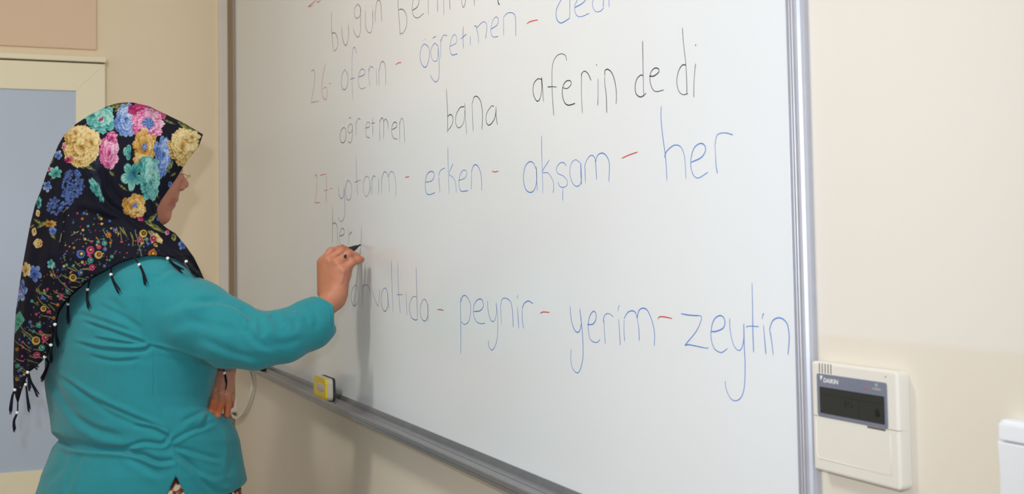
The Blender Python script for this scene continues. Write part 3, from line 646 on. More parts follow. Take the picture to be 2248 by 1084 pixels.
def tunic_base(p, off=0.0):
    d, u, v = torso(p)
    d = smin(d, ell(p, P(430, 705, 2.80), ((ca, 0, sa), (0, 1, 0), (-sa, 0, ca)), (.07, .085, .14)), 0.03)
    s = chain(p, SLEEVE, 0.012)
    s = np.maximum(s, (p[0] - cuff_o[0]) * cuff_n[0] + (p[1] - cuff_o[1]) * cuff_n[1] + (p[2] - cuff_o[2]) * cuff_n[2])
    d = smin(d, s, 0.022)
    d = smin(d, chain(p, SLEEVE_L, 0.012), 0.02)
    return d - off, u, v
def tunic_sdf(p):
    d, u, v = tunic_base(p)
    # opening inside the cuffs
    d = np.maximum(d, -rc(p, cuff_o - cuff_n * 0.05, cuff_o + cuff_n * 0.04, .037, .037))
    d = np.maximum(d, -rc(p, P(494, 768, 2.905), P(495, 800, 2.86), .030, .034))
    # waist pinch
    d = d + 0.010 * np.exp(-((v - (968 + 0.11 * (u - 120))) / 9.0) ** 2) * np.clip((330 - u) / 120, 0, 1)
    # hem: falls below the frame, curving up at the front
    hem = np.interp(u, [60, 350, 480, 503, 519, 537, 545], [1112, 1108, 1096, 1084, 1075, 1062, 1050])
    d = np.maximum(d, (v - hem) * 0.00105)
    # side slit
    half = np.clip((v - 1044) * 0.47, 0, 40) + np.where(v < 1044, -(1044 - v) * 1.0, 0)
    cxs = 386 + (v - 1044) * 0.02
    wedge = np.maximum(np.abs(u - cxs) - half, 0) * 0.00105 - np.maximum(half - np.abs(u - cxs), 0) * 0.00105
    wedge = np.maximum(wedge, p[2] - 2.70)
    return np.maximum(d, -wedge)
ALB = [(80, 1130), (770, 500)]
lo = np.array([P(50, 1130, 3.15)[0], P(0, 1130, 2.8)[1], 2.48]); hi = np.array([P(745, 500, 2.75)[0], P(0, 490, 2.8)[1], 3.10])
tp_, tq = vdb_mesh(tunic_sdf, lo, hi, 0.0032)
tp_, tq = subdiv(tp_, tq); tp_ = laplace(tp_, tq, 2)

def seg_dist(u, v, pts):
    pts = np.array(smooth_curve(pts, 5)); best = np.full(u.shape, 1e9); sgn = np.zeros(u.shape); tt = np.zeros(u.shape); n = len(pts) - 1
    for i in range(n):
        a = pts[i]; d = pts[i + 1] - a; L = d @ d + 1e-9
        t = np.clip(((u - a[0]) * d[0] + (v - a[1]) * d[1]) / L, 0, 1)
        dx = u - a[0] - t * d[0]; dy = v - a[1] - t * d[1]; r = np.hypot(dx, dy)
        m = r < best; best[m] = r[m]; sgn[m] = np.sign(d[0] * dy - d[1] * dx)[m]; tt[m] = ((i + t) / n)[m]
    return best, sgn, tt
def apply_folds(pts, quads, folds, wmax, ncut=-0.05):
    n = vnormals(pts, quads); u, v = proj(pts); near = (pts[:, 2] < wmax)
    facing = np.clip(-(n[:, 2]) * 3 + 0.2, 0, 1)
    disp = np.zeros(len(pts))
    for pl, wd, A, side in folds:
        xs = [q[0] for q in pl]; ys = [q[1] for q in pl]; mg = wd * 4
        m = near & (u > min(xs) - mg) & (u < max(xs) + mg) & (v > min(ys) - mg) & (v < max(ys) + mg)
        idx = np.where(m)[0]
        if not len(idx): continue
        d, s, t = seg_dist(u[idx], v[idx], pl)
        taper = np.clip(np.minimum(t, 1 - t) * 5, 0, 1) ** 0.7
        x = d * s * side
        disp[idx] += taper * A * (-np.exp(-(x / wd) ** 2) + 0.75 * np.exp(-((x - 1.5 * wd) / (1.1 * wd)) ** 2) + 0.2 * np.exp(-((x + 2.2 * wd) / (1.6 * wd)) ** 2))
    return pts + n * (disp * facing)[:, None]
def zz(l): return [(x / 2.068, 560 + y / 2.068) for x, y in l]
def z3(l): return [(400 + x / 2.711, 460 + y / 2.711) for x, y in l]
TF = [
 (zz([(370,300),(520,350),(670,405)]), 5, .006, -1), (zz([(330,395),(480,428),(640,432),(690,408)]), 5, .0055, -1), (zz([(420,375),(540,395),(640,408)]), 4, .004, -1),
 (zz([(400,455),(520,480),(640,470)]), 5, .003, -1), (zz([(250,540),(420,650),(600,735),(780,805)]), 6, .005, -1), (zz([(210,500),(300,680),(420,790),(560,830)]), 9, .004, 1),
 (zz([(330,600),(500,720),(700,800),(770,830)]), 7, .0035, -1), (zz([(236,812),(330,868),(540,885),(640,905),(720,935),(800,930)]), 6, .009, 1), (zz([(540,884),(650,850),(740,855),(775,800)]), 5, .005, 1),
 (zz([(600,770),(700,790),(770,825)]), 4, .004, -1), (zz([(770,850),(860,800),(980,755)]), 5, .004, 1), (zz([(775,865),(900,900),(1010,930)]), 6, .004, 1),
 (zz([(780,880),(860,950),(960,1060)]), 7, .004, 1), (zz([(800,900),(930,990),(1010,1010)]), 7, .003, 1), (zz([(820,760),(900,720),(950,690)]), 6, .004, 1), (zz([(975,520),(960,600),(940,740),(900,800)]), 6, .003, 1),
 (zz([(560,900),(660,960),(740,1010)]), 9, .003, 1), (zz([(300,880),(280,960),(200,1040)]), 9, .003, 1), (zz([(390,890),(340,960),(300,1084)]), 9, .0025, -1),
 (zz([(697,420),(700,560),(705,660),(775,800),(800,900),(805,1000)]), 2.2, .0012, 1), (zz([(668,150),(648,250),(650,330),(664,405)]), 2.5, .0016, 1),
 (zz([(1040,760),(1060,880),(1040,1000)]), 9, .003, 1), (zz([(880,1000),(980,1070),(1060,1084)]), 7, .003, -1), (zz([(660,408),(800,440),(900,475),(980,503)]), 4, .004, -1),
 (zz([(700,110),(780,60),(860,70)]), 7, .003, 1), (zz([(720,260),(860,200),(1000,230)]), 10, .0025, 1), (zz([(760,330),(900,300),(1080,330)]), 12, .002, 1),
 (zz([(480,180),(560,260),(640,330)]), 10, .002, -1), (zz([(340,260),(460,300),(600,350)]), 6, .003, -1), (zz([(440,220),(560,280),(650,340)]), 6, .002, -1), (zz([(300,720),(420,780),(560,820)]), 8, .002, -1),
 (z3([(20,560),(200,540),(350,585),(420,640)]), 8, .005, 1), (z3([(345,580),(400,640),(425,700)]), 9, .0048, 1), (z3([(455,635),(465,690),(480,760)]), 8.5, .0042, 1), (z3([(520,625),(560,650),(600,690)]), 8, .0034, -1),
 (z3([(545,615),(590,630),(620,670)]), 7, .001, 1), (z3([(630,595),(680,590),(710,615)]), 8, .0028, 1), (z3([(640,610),(660,650),(700,690)]), 9, .0022, -1), (z3([(380,700),(450,790),(560,830)]), 8, .003, 1), (z3([(480,760),(590,800),(740,760)]), 10, .0025, -1),
 (z3([(100,760),(300,850),(480,900)]), 9, .003, 1), (z3([(0,620),(150,700),(350,720)]), 12, .002, -1), (z3([(800,520),(870,560),(890,640),(885,720)]), 2.0, .0012, 1), (z3([(760,560),(800,640),(790,720)]), 8, .002, 1),
 (z3([(20,870),(150,905),(400,930)]), 6, .002, 1),
 ([(519, 1070), (530, 1055), (536, 1045)], 1.8, .0010, 1), ([(480, 1090), (510, 1074), (531, 1055)], 1.8, .0010, 1),
]
# small knit wrinkles by the arm pit and along the forearm
for k in range(9):
    a = random.uniform(0, 1); bx0 = 590 + 95 * a; by0 = 706 + random.uniform(-30, 30) - 26 * a
    TF.append(([(bx0, by0), (bx0 + random.uniform(4, 16), by0 + random.uniform(18, 34))], random.uniform(5, 8), random.uniform(.0005, .0011), random.choice((1, -1))))
tp_ = laplace(apply_folds(tp_, tq, TF, 2.80), tq, 2, .5)
person = empty('person', tuple(c2w(P(320, 1000, HW))[:2]) + (0.0,), 'person in a teal tunic and dark floral headscarf writing on the whiteboard', 'person')
np_mesh('tunic', tp_, tq, M_tunic, person)

# ---- head frame
H0 = P(302, 385, HW); a0_ = H0[0]
fw = np.array([ca, 0, sa]); sd = np.array([sa, 0, -ca]); PIT = math.radians(22)
fp = np.array([ca * math.cos(PIT), -math.sin(PIT), sa * math.cos(PIT)]); up_ = np.array([ca * math.sin(PIT), math.cos(PIT), sa * math.sin(PIT)])
def H(px, py, s=0.0):
    k = (px - 1124) / FPX; w = (s + sa * a0_ - ca * HW) / (sa * k - ca)
    return P(px, py, w)
HAX = (fp, up_, sd)
def head_sdf(p):
    d = ell(p, H(298, 372), HAX, (.094, .108, .074))
    d = smin(d, ell(p, H(346, 424), HAX, (.047, .080, .056)), .02)
    d = smin(d, ell(p, H(369, 441), HAX, (.014, .026, .026)), .012)
    d = smin(d, rc(p, H(357, 474, -.012), H(359, 474, .012), .0145, .0145), .014)
    d = smin(d, rc(p, H(300, 455, .045), H(352, 474, .012), .016, .014), .02)
    d = smin(d, rc(p, H(300, 455, -.045), H(352, 474, -.012), .016, .014), .02)
    d = smin(d, ell(p, H(374, 408, .036), HAX, (.016, .022, .018)), .012)
    d = smin(d, ell(p, H(366, 408, -.036), HAX, (.016, .022, .018)), .012)
    d = smin(d, ell(p, H(384, 374), HAX, (.015, .016, .042)), .012)
    d = smin(d, rc(p, H(394, 384), H(404.5, 404), .0070, .0105), .008)
    for s, dx in ((.011, 0), (-.011, -3)):
        d = smin(d, sph(p, H(398 + dx, 410.5, s), .0092), .003)
        d = smin(d, rc(p, H(396 + dx, 413, s * 1.2), H(401, 414, s * .5), .0045, .0045), .003)
    d = np.maximum(d, -ell(p, H(402, 415.5, .0065), HAX, (.0060, .0035, .0028)))
    # upper and lower lip
    d = smin(d, ell(p, H(381.5, 436), HAX, (.0105, .0075, .023)), .003)
    d = smin(d, ell(p, H(375.5, 450), HAX, (.0098, .0066, .021)), .003)
    d = np.maximum(d, -ell(p, H(380, 443.3), HAX, (.0150, .0013, .027)))
    # eye sockets and lids
    for s, dx in ((.031, 6), (-.031, -6)):
        d = np.maximum(d, -(ell(p, H(392 + dx, 391, s), HAX, (.010, .010, .016))))
        d = smin(d, sph(p, H(385 + dx, 392, s), .0115), .004)
    # ears, under the cloth
    d = smin(d, ell(p, H(300, 400, .074), HAX, (.018, .030, .008)), .006)
    d = smin(d, ell(p, H(296, 400, -.074), HAX, (.018, .030, .008)), .006)
    # neck and shoulders
    d = smin(d, rc(p, H(292, 440), P(285, 570, HW), .056, .062), .02)
    return d
hp, hq = vdb_mesh(head_sdf, [P(170, 0, 2.8)[0], P(0, 600, 2.8)[1], 2.60], [P(440, 0, 2.8)[0], P(0, 235, 2.8)[1], 2.94], 0.0019)
# ---- right hand, seen from the little-finger side
RWR = P(733, 660, 2.738)
def rhand_sdf(p):
    d = rc(p, P(610, 738, 2.65), RWR, .036, .0235)
    mc = [((714, 640, 2.768), (709, 577, 2.782)), ((723, 642, 2.757), (722, 572, 2.768)), ((735, 642, 2.745), (739, 577, 2.752)), ((745, 638, 2.738), (753, 593, 2.742))]
    palm = None
    for (a, b), ra, rb in zip(mc, (.0185, .0185, .0185, .0175), (.0145, .0140, .0135, .0130)):
        q_ = rc(p, P(*a), P(*b), ra, rb); palm = q_ if palm is None else smin(palm, q_, .016)
    d = smin(d, palm, .024)
    d = smin(d, rc(p, P(748, 640, 2.755), P(757, 604, 2.758), .014, .0125), .014)      # edge of the hand
    d = smin(d, rc(p, P(758, 600, 2.757), P(768, 585, 2.765), .0110, .0085), .012)
    # knuckle bumps and tendons
    for (a, b), r in zip(mc, (.0062, .0062, .0058, .0045)):
        c_ = P(b[0] + 1, b[1] + 2, b[2] - .0105); d = smin(d, sph(p, c_, r), .006)
        d = smin(d, rc(p, P(b[0] + 1, b[1] + 4, b[2] - .0120), P(a[0] * .6 + b[0] * .4 + 1, a[1] * .6 + b[1] * .4, a[2] * .6 + b[2] * .4 - .0155), .0022, .0012), .005)
    fing = [
     [((709, 575, 2.785), .0120), ((727, 553, 2.797), .0103), ((745, 547, 2.810), .0092), ((759, 547, 2.822), .0080)],
     [((724, 570, 2.768), .0120), ((748, 553, 2.778), .0102), ((767, 555, 2.796), .0090), ((778, 560, 2.812), .0080)],
     [((740, 577, 2.752), .0115), ((763, 559, 2.760), .0100), ((779, 561, 2.778), .0090), ((787, 566, 2.790), .0080)],
     [((754, 592, 2.744), .0110), ((772, 576, 2.754), .0094), ((785, 571, 2.768), .0084), ((793, 569, 2.780), .0074)]]
    for fg in fing:
        q_ = chain(p, [(P(*a), r) for a, r in fg], .003)
        # knuckle swelling at the middle joint
        q_ = smin(q_, sph(p, P(*fg[1][0]), fg[1][1] * 1.06), .004)
        d = np.where(q_ < 0.004, smin(d, q_, .0035), np.minimum(d, q_)) if False else smin(d, q_, .0042)
    th_ = chain(p, [(P(733, 640, 2.775), .0155), (P(752, 600, 2.812), .0135), (P(764, 572, 2.842), .0115), (P(774, 558, 2.852), .0090)], .004)
    return smin(d, th_, .006)
rp, rq = vdb_mesh(rhand_sdf, [P(595, 0, 2.65)[0], P(0, 790, 2.7)[1], 2.600], [P(812, 0, 2.8)[0], P(0, 522, 2.8)[1], 2.875], 0.0014)
# ---- left hand resting on the belly
def lhand_sdf(p):
    d = rc(p, P(480, 745, 2.97), P(493, 806, 2.80), .034, .0215)
    mc = [((484, 815, 2.79), (473, 858, 2.738)), ((490, 815, 2.785), (485, 862, 2.728)), ((496, 815, 2.79), (497, 862, 2.735)), ((502, 812, 2.80), (503, 856, 2.752))]
    palm = None
    for a, b in mc:
        q_ = rc(p, P(*a), P(*b), .0150, .0115); palm = q_ if palm is None else smin(palm, q_, .010)
    d = smin(d, palm, .016)
    for a, b in mc[:3]:
        d = smin(d, sph(p, P(b[0], b[1], b[2] - .009), .0055), .005)
        d = smin(d, rc(p, P(b[0], b[1], b[2] - .011), P((a[0] + b[0]) / 2, (a[1] + b[1]) / 2, (a[2] + b[2]) / 2 - .0135), .002, .0012), .004)
    fing = [
     [((473, 860, 2.738), .0110), ((469, 884, 2.693), .0092), ((463, 903, 2.672), .0078)],
     [((485, 864, 2.730), .0112), ((483, 889, 2.692), .0095), ((477.5, 911, 2.672), .0080)],
     [((498, 864, 2.736), .0105), ((500, 889, 2.715), .0088), ((498, 910, 2.708), .0074)],
     [((503, 858, 2.755), .0095), ((508, 876, 2.76), .0080), ((507, 890, 2.77), .0070)]]
    for fg in fing: d = smin(d, chain(p, [(P(*a), r) for a, r in fg], .003), .0035)
    th_ = chain(p, [(P(480, 825, 2.78), .0135), (P(468, 856, 2.745), .0105), (P(462, 884, 2.705), .0080)], .004)
    return smin(d, th_, .005)
lp, lq = vdb_mesh(lhand_sdf, [P(440, 0, 2.8)[0], P(0, 935, 2.8)[1], 2.650], [P(530, 0, 2.8)[0] + .03, P(0, 712, 2.8)[1], 3.01], 0.0015)
# ---- trunk, arms and legs under the clothes
foot = []
GC = c2w(P(318, 1080, HW))
wf = np.array([0, 1, 0.]); wsd = np.array([1.0, 0, 0])
def wpt(f, s, z): q_ = np.array([GC[0], GC[1], 0]) + wf * f + wsd * s; q_[2] = z; return w2c(q_)
def trunk_sdf(p):
    d = lofted(p, TV, TL, TR, TB, TW)[0] + 0.028
    d = np.maximum(d, (p[1] * -1 - P(0, 1400, HW)[1] * -1))
    d = smin(d, rc(p, P(340, 655, 2.68), P(590, 742, 2.625), .05, .042), .03)
    d = smin(d, rc(p, P(590, 742, 2.625), P(700, 692, 2.705), .042, .030), .01)
    d = smin(d, rc(p, P(345, 650, 2.92), P(470, 735, 2.99), .05, .038), .03)
    for s in (.085, -.085):
        d = smin(d, rc(p, wpt(0, s, .86), wpt(0.01, s, .47), .085, .058), .04)
        d = smin(d, rc(p, wpt(0.01, s, .47), wpt(-.02, s, .09), .056, .036), .02)
        d = smin(d, rc(p, wpt(-.04, s, .035), wpt(.13, s, .028), .03, .024), .02)
    return d
def wbounds(l, h_):
    cs = np.array([w2c(np.array([x, y, z])) for x in (l[0], h_[0]) for y in (l[1], h_[1]) for z in (l[2], h_[2])]); return cs.min(0), cs.max(0)
l_, h_ = wbounds(GC * [1, 1, 0] + [-.42, -.35, -.02], GC * [1, 1, 0] + [.45, .62, 1.42])
bp_, bq = vdb_mesh(trunk_sdf, l_, h_, 0.011)
# one mesh for the whole body
allp = np.concatenate([hp, rp, lp, bp_]); offs = np.cumsum([0, len(hp), len(rp), len(lp)])
allq = np.concatenate([q_ + o_ for q_, o_ in zip((hq, rq, lq, bq), offs)])
body = np_mesh('body', allp, allq, M_skin, person)
def lin(*c): return np.array(srgb(*c)[:3])
tone = np.tile(lin(182, 122, 96), (len(allp), 1)); uu, vv = proj(allp)
def tint(c, px, py, rx, ry, amt=1.0, sel=None):
    k = np.exp(-(((uu - px) / rx) ** 2 + ((vv - py) / ry) ** 2)) * amt
    if sel is not None: k = k * sel
    tone[:] = tone * (1 - k[:, None]) + lin(*c) * k[:, None]
isR = np.zeros(len(allp)); isR[offs[1]:offs[2]] = 1; isL = np.zeros(len(allp)); isL[offs[2]:offs[3]] = 1; isHd = np.zeros(len(allp)); isHd[:offs[1]] = 1
tint((188, 112, 78), 798, 569, 9, 8, .9, isR); tint((180, 100, 68), 762, 541, 14, 6, .8, isR); tint((176, 112, 80), 700, 610, 10, 40, .5, isR)
tint((178, 92, 52), 470, 895, 30, 22, .95, isL); tint((178, 92, 52), 500, 900, 20, 18, .9, isL); tint((150, 104, 84), 495, 815, 30, 25, .7, isL)
tint((156, 80, 74), 382, 438, 9, 3.6, .8, isHd); tint((160, 84, 78), 378, 449, 8, 3.6, .75, isHd); tint((120, 62, 52), 380, 443.5, 8, 1.2, .8, isHd); tint((140, 84, 70), 394, 417, 6, 3, .6, isHd); tint((178, 116, 96), 395, 395, 22, 18, .6, isHd); tint((190, 110, 86), 360, 478, 16, 12, .35, isHd)  # the tint under the nose paints the nostril crease's shade into the skin tone
ca_ = body.data.color_attributes.new('skin_tone', 'FLOAT_COLOR', 'POINT')
ca_.data.foreach_set('color', np.concatenate([tone, np.ones((len(tone), 1))], 1).astype(np.float32).ravel())
# ---- trousers and shoes
def trouser_sdf(p):
    d, u, v = torso(p); d = d + 0.013
    d = np.maximum(d, (np.float32(P(0, 1010, HW)[1]) * -1 + p[1]) * 1.0)
    d = np.maximum(d, -(p[1] - np.float32(P(0, 1180, HW)[1])))
    for s in (.095, -.095):
        d = smin(d, rc(p, wpt(0, s, .72), wpt(0.01, s, .47), .105, .085), .05)
        d = smin(d, rc(p, wpt(0.01, s, .47), wpt(-.02, s, .12), .084, .078), .02)
    return d
gp, gq = vdb_mesh(trouser_sdf, *wbounds(GC * [1, 1, 0] + [-.42, -.35, -.02], GC * [1, 1, 0] + [.45, .42, 1.12]), 0.008)
np_mesh('trousers', gp, gq, M_trouser, person)
for s in (.085, -.085):
    def shoe_sdf(p, s=s):
        d = smin(rc(p, wpt(-.05, s, .045), wpt(.06, s, .04), .044, .042), rc(p, wpt(.06, s, .036), wpt(.15, s, .03), .042, .030), .02)
        pw = CAM[2] + p[0] * RV[2] + p[1] * UV[2] + p[2] * FV[2]
        return np.maximum(d, 0.003 - pw)
    sp_, sq = vdb_mesh(shoe_sdf, *wbounds(GC * [1, 1, 0] + [s - .07, -.12, -.01], GC * [1, 1, 0] + [s + .07, .21, .12]), 0.006)
    np_mesh('shoe', sp_, sq, M_shoe, person)

# ---- spectacles and ring
gl = bpy.data.objects.new('spectacles', None)
def bar(name, pts, r, parent=person, m=M_gold): return tube(name, [c2w(q_) for q_ in pts], r, m, parent, 8)
hinge = H(417, 386, .064); hingeL = H(417 - 2 * .39 * .064 * 940 + 2, 386, -.064)
spec = bar('spectacles', smooth_curve([hinge + fp * -.075 + up_ * .0, hinge + fp * -.03, hinge], 4), .0019)
spec['label'] = 'thin gold-coloured spectacle frame'
bar('temple_arm', [hingeL + fp * -.075, hingeL], .0014, spec)
for hg, s in ((hinge, 1), (hingeL, -1)):
    c_ = hg + fp * .002 - sd * s * .031 - up_ * .014
    ring_pts = [c_ + sd * (.030 * math.cos(t)) + up_ * (.019 * math.sin(t)) for t in np.linspace(0, 2 * math.pi, 25)]
    bar('rim', ring_pts[1:12], .0006, spec)
    vs = [c2w(q_) for q_ in ring_pts[:-1]]; vs += [v_ + 0.0008 * wf for v_ in vs]; n_ = 24
    mk('lens', vs[:n_], [tuple(range(n_))], M_lens, spec)
bar('nose_bridge', smooth_curve([hinge - sd * .056 - up_ * .010, hinge - sd * .064 - up_ * .006 + fp * .003, hinge - sd * .072 - up_ * .010], 4), .001, spec)
# ring on the ring finger
fa = P(763, 559, 2.760); fb = P(740, 577, 2.752); fdir = (fa - fb) / np.linalg.norm(fa - fb); rcn = fb + (fa - fb) * .80
e1 = np.cross(fdir, [0, 0, 1.0]); e1 /= np.linalg.norm(e1); e2 = np.cross(fdir, e1)
rg = bar('finger_ring', [rcn + (e1 * math.cos(t) + e2 * math.sin(t)) * .0112 for t in np.linspace(0, 2 * math.pi, 25)], .0011, person, M_silver)
sc2 = c2w(rcn + np.array([.001, .001, -.0118])); ball('ring_stone', tuple(sc2), .0040, M_stone, rg, 2, (1, .9, 1.2))

# ---- headscarf
z1f = lambda l: [(x / 2.464, 200 + y / 2.464) for x, y in l]
OUT = [(276, 224.5), (292, 225), (325, 232), (365, 251), (406, 271), (446, 295), (436, 322), (414, 349), (400, 370), (386, 393), (365, 423), (346, 450), (344.5, 462), (346, 474), (352, 489), (365, 500), (385, 512), (406, 537), (426, 565), (442, 598), (452, 622),
       (440, 612), (426, 600), (406, 578), (381, 565), (357, 562), (325, 561), (292, 567), (260, 577), (227, 596), (199, 610), (174, 630), (155, 647), (140, 664), (128, 683), (119, 712), (114, 745), (105, 773), (93, 792), (78, 806), (64, 816), (56, 835), (48, 856), (41, 882), (38, 884), (34, 872),
       (30, 852), (29, 831), (29.5, 790), (30.5, 753), (32.5, 715), (35, 681), (40, 645), (46, 605), (53, 565), (60, 528), (67, 492), (75, 465), (83, 439), (92, 410), (101, 383), (109, 362), (118, 342), (128, 318), (140, 297), (165, 273), (195, 253), (231, 234.5), (255, 227)]
def poly_raster(poly, x0, y0, w, h):
    gy, gx = np.mgrid[y0:y0 + h, x0:x0 + w].astype(float); d = np.full(gx.shape, 1e9); ins = np.zeros(gx.shape, bool); n = len(poly)
    for i in range(n):
        ax, ay = poly[i]; bx, by = poly[(i + 1) % n]; dx, dy = bx - ax, by - ay
        t = np.clip(((gx - ax) * dx + (gy - ay) * dy) / (dx * dx + dy * dy + 1e-9), 0, 1)
        d = np.minimum(d, np.hypot(gx - ax - t * dx, gy - ay - t * dy))
        c = ((ay > gy) != (by > gy)) & (gx < (bx - ax) * (gy - ay) / (by - ay + 1e-12) + ax); ins ^= c
    return np.where(ins, -d, d).astype(np.float32)
PR = poly_raster(OUT, -10, 190, 500, 730)
def poly_sdf(u, v):
    x = np.clip(u + 10, 0, 497.9); y = np.clip(v - 190, 0, 727.9); xi = x.astype(int); yi = y.astype(int); fx = x - xi; fy = y - yi
    return (PR[yi, xi] * (1 - fx) * (1 - fy) + PR[yi, xi + 1] * fx * (1 - fy) + PR[yi + 1, xi] * (1 - fx) * fy + PR[yi + 1, xi + 1] * fx * fy) * 0.00105
SV = [222, 226, 234, 251, 271, 297, 330, 362, 400, 440, 480, 520, 560, 600, 650, 700, 750, 800, 850, 885]
SL = [270, 250, 228, 194, 164, 136, 118, 106, 93, 80, 68, 59, 52, 45, 37, 31, 28, 27, 27, 32]
SR = [290, 305, 332, 366, 408, 455, 462, 455, 440, 425, 412, 410, 432, 400, 300, 190, 150, 118, 62, 45]
SB = [.004, .016, .034, .054, .069, .082, .092, .096, .098, .100, .108, .135, .165, .165, .14, .115, .09, .07, .04, .015]
SW = [2.77] * 13 + [2.765, 2.75, 2.73, 2.72, 2.715, 2.715, 2.715]
def scarf_solid(p):
    d, u, v = lofted(p, SV, SL, SR, SB, SW, 2.1)
    c = lofted(p, TV, TL, TR, TB, TW)[0] - .009
    c = smin(c, chain(p, SLEEVE[:3], .012) - .009, .022)
    c = smin(c, chain(p, SLEEVE_L[:2], .012) - .009, .02)
    # neck drape between chin and chest
    c = smin(c, rc(p, P(335, 505, 2.75), P(425, 600, 2.80), .045, .04), .04)
    return smin(d, c, .03), u, v
def scarf_sdf(p):
    s, u, v = scarf_solid(p)
    d = np.maximum(s, poly_sdf(u, v))
    # hollow hood behind the face opening
    hd = lofted(p, SV, SL, SR, SB, SW, 2.1)[0] + .0075
    hollow = np.maximum(hd, np.maximum((v - 486) * .001, (300 - u) * .001))
    return np.maximum(d, -hollow)
slo = [P(20, 0, 2.75)[0] - .01, P(0, 890, 2.75)[1] - .01, 2.50]; shi = [P(462, 0, 2.78)[0] + .01, P(0, 218, 2.75)[1] + .01, 3.02]
sp, sq_ = vdb_mesh(scarf_sdf, slo, shi, 0.0026)
sp, sq_ = subdiv(sp, sq_); sp = laplace(sp, sq_, 2, .4)
SF = [
 (z1f([(490,395),(540,500),(575,600),(690,680),(860,800),(960,880)]), 9, .007, 1), (z1f([(560,430),(620,560),(740,660),(850,740)]), 7, .004, 1),
 (z1f([(335,440),(335,560),(330,700),(310,860),(270,1000)]), 8, .006, 1), (z1f([(700,350),(760,480),(830,610),(850,700)]), 6, .0045, -1),
 (z1f([(240,520),(230,700),(200,900),(170,1084)]), 9, .004, 1), (z1f([(400,640),(480,660),(600,700),(760,740)]), 10, .004, -1), (z1f([(640,300),(600,420),(590,560)]), 10, .003, 1),
 (z1f([(860,770),(950,850),(1050,940),(1100,1020)]), 4, .004, 1), (zz([(150,120),(140,260),(120,420),(100,560)]), 7, .005, 1), (zz([(225,90),(215,250),(190,400)]), 6, .005, -1),
 (zz([(260,30),(240,200),(225,330)]), 6, .004, 1), (z1f([(420,780),(560,900),(520,980)]), 12, .002, 1), (z1f([(900,260),(850,420),(840,560)]), 10, .003, 1)]
sp = apply_folds(sp, sq_, SF, 2.80)

# ---- the print: painted flowers and dots, one colour per vertex of the cloth
U, V = proj(sp); NV = len(sp); col = np.tile(lin(13, 14, 34), (NV, 1))
_ph = rng.rand(12) * 6.28
def wob(x, y, s, k=0):
    return (np.sin(x / s + _ph[k % 12]) * np.cos(y / s * 1.13 + _ph[(k + 3) % 12]) + np.sin((x + y) / s * .71 + _ph[(k + 5) % 12]) + .6 * np.sin(x / s * 2.3 - y / s * 1.9 + _ph[(k + 7) % 12])) / 2.6
PAL = {'gold': [(120, 84, 30), (196, 158, 84), (224, 200, 136), (236, 222, 180)], 'amber': [(110, 64, 18), (176, 124, 48), (206, 162, 78), (232, 208, 150)],
       'pink': [(120, 26, 74), (190, 64, 128), (222, 120, 172), (238, 206, 224)], 'blue': [(34, 52, 120), (70, 104, 178), (116, 152, 212), (196, 212, 238)],
       'teal': [(18, 78, 82), (50, 142, 142), (104, 188, 182), (176, 222, 212)], 'leaf': [(46, 52, 24), (92, 98, 50), (132, 136, 78), (186, 182, 128)], 'hyd': [(28, 44, 110), (62, 92, 166), (96, 130, 200), (140, 166, 222)],
       'mag': [(96, 10, 52), (150, 24, 84), (188, 48, 112), (214, 120, 164)]}
def ramp(pal, s):
    c = np.array([lin(*x) for x in PAL[pal]]); s = np.clip(s, 0, .999) * 3; i = s.astype(int); f = (s - i)[:, None]; return c[i] * (1 - f) + c[i + 1] * f
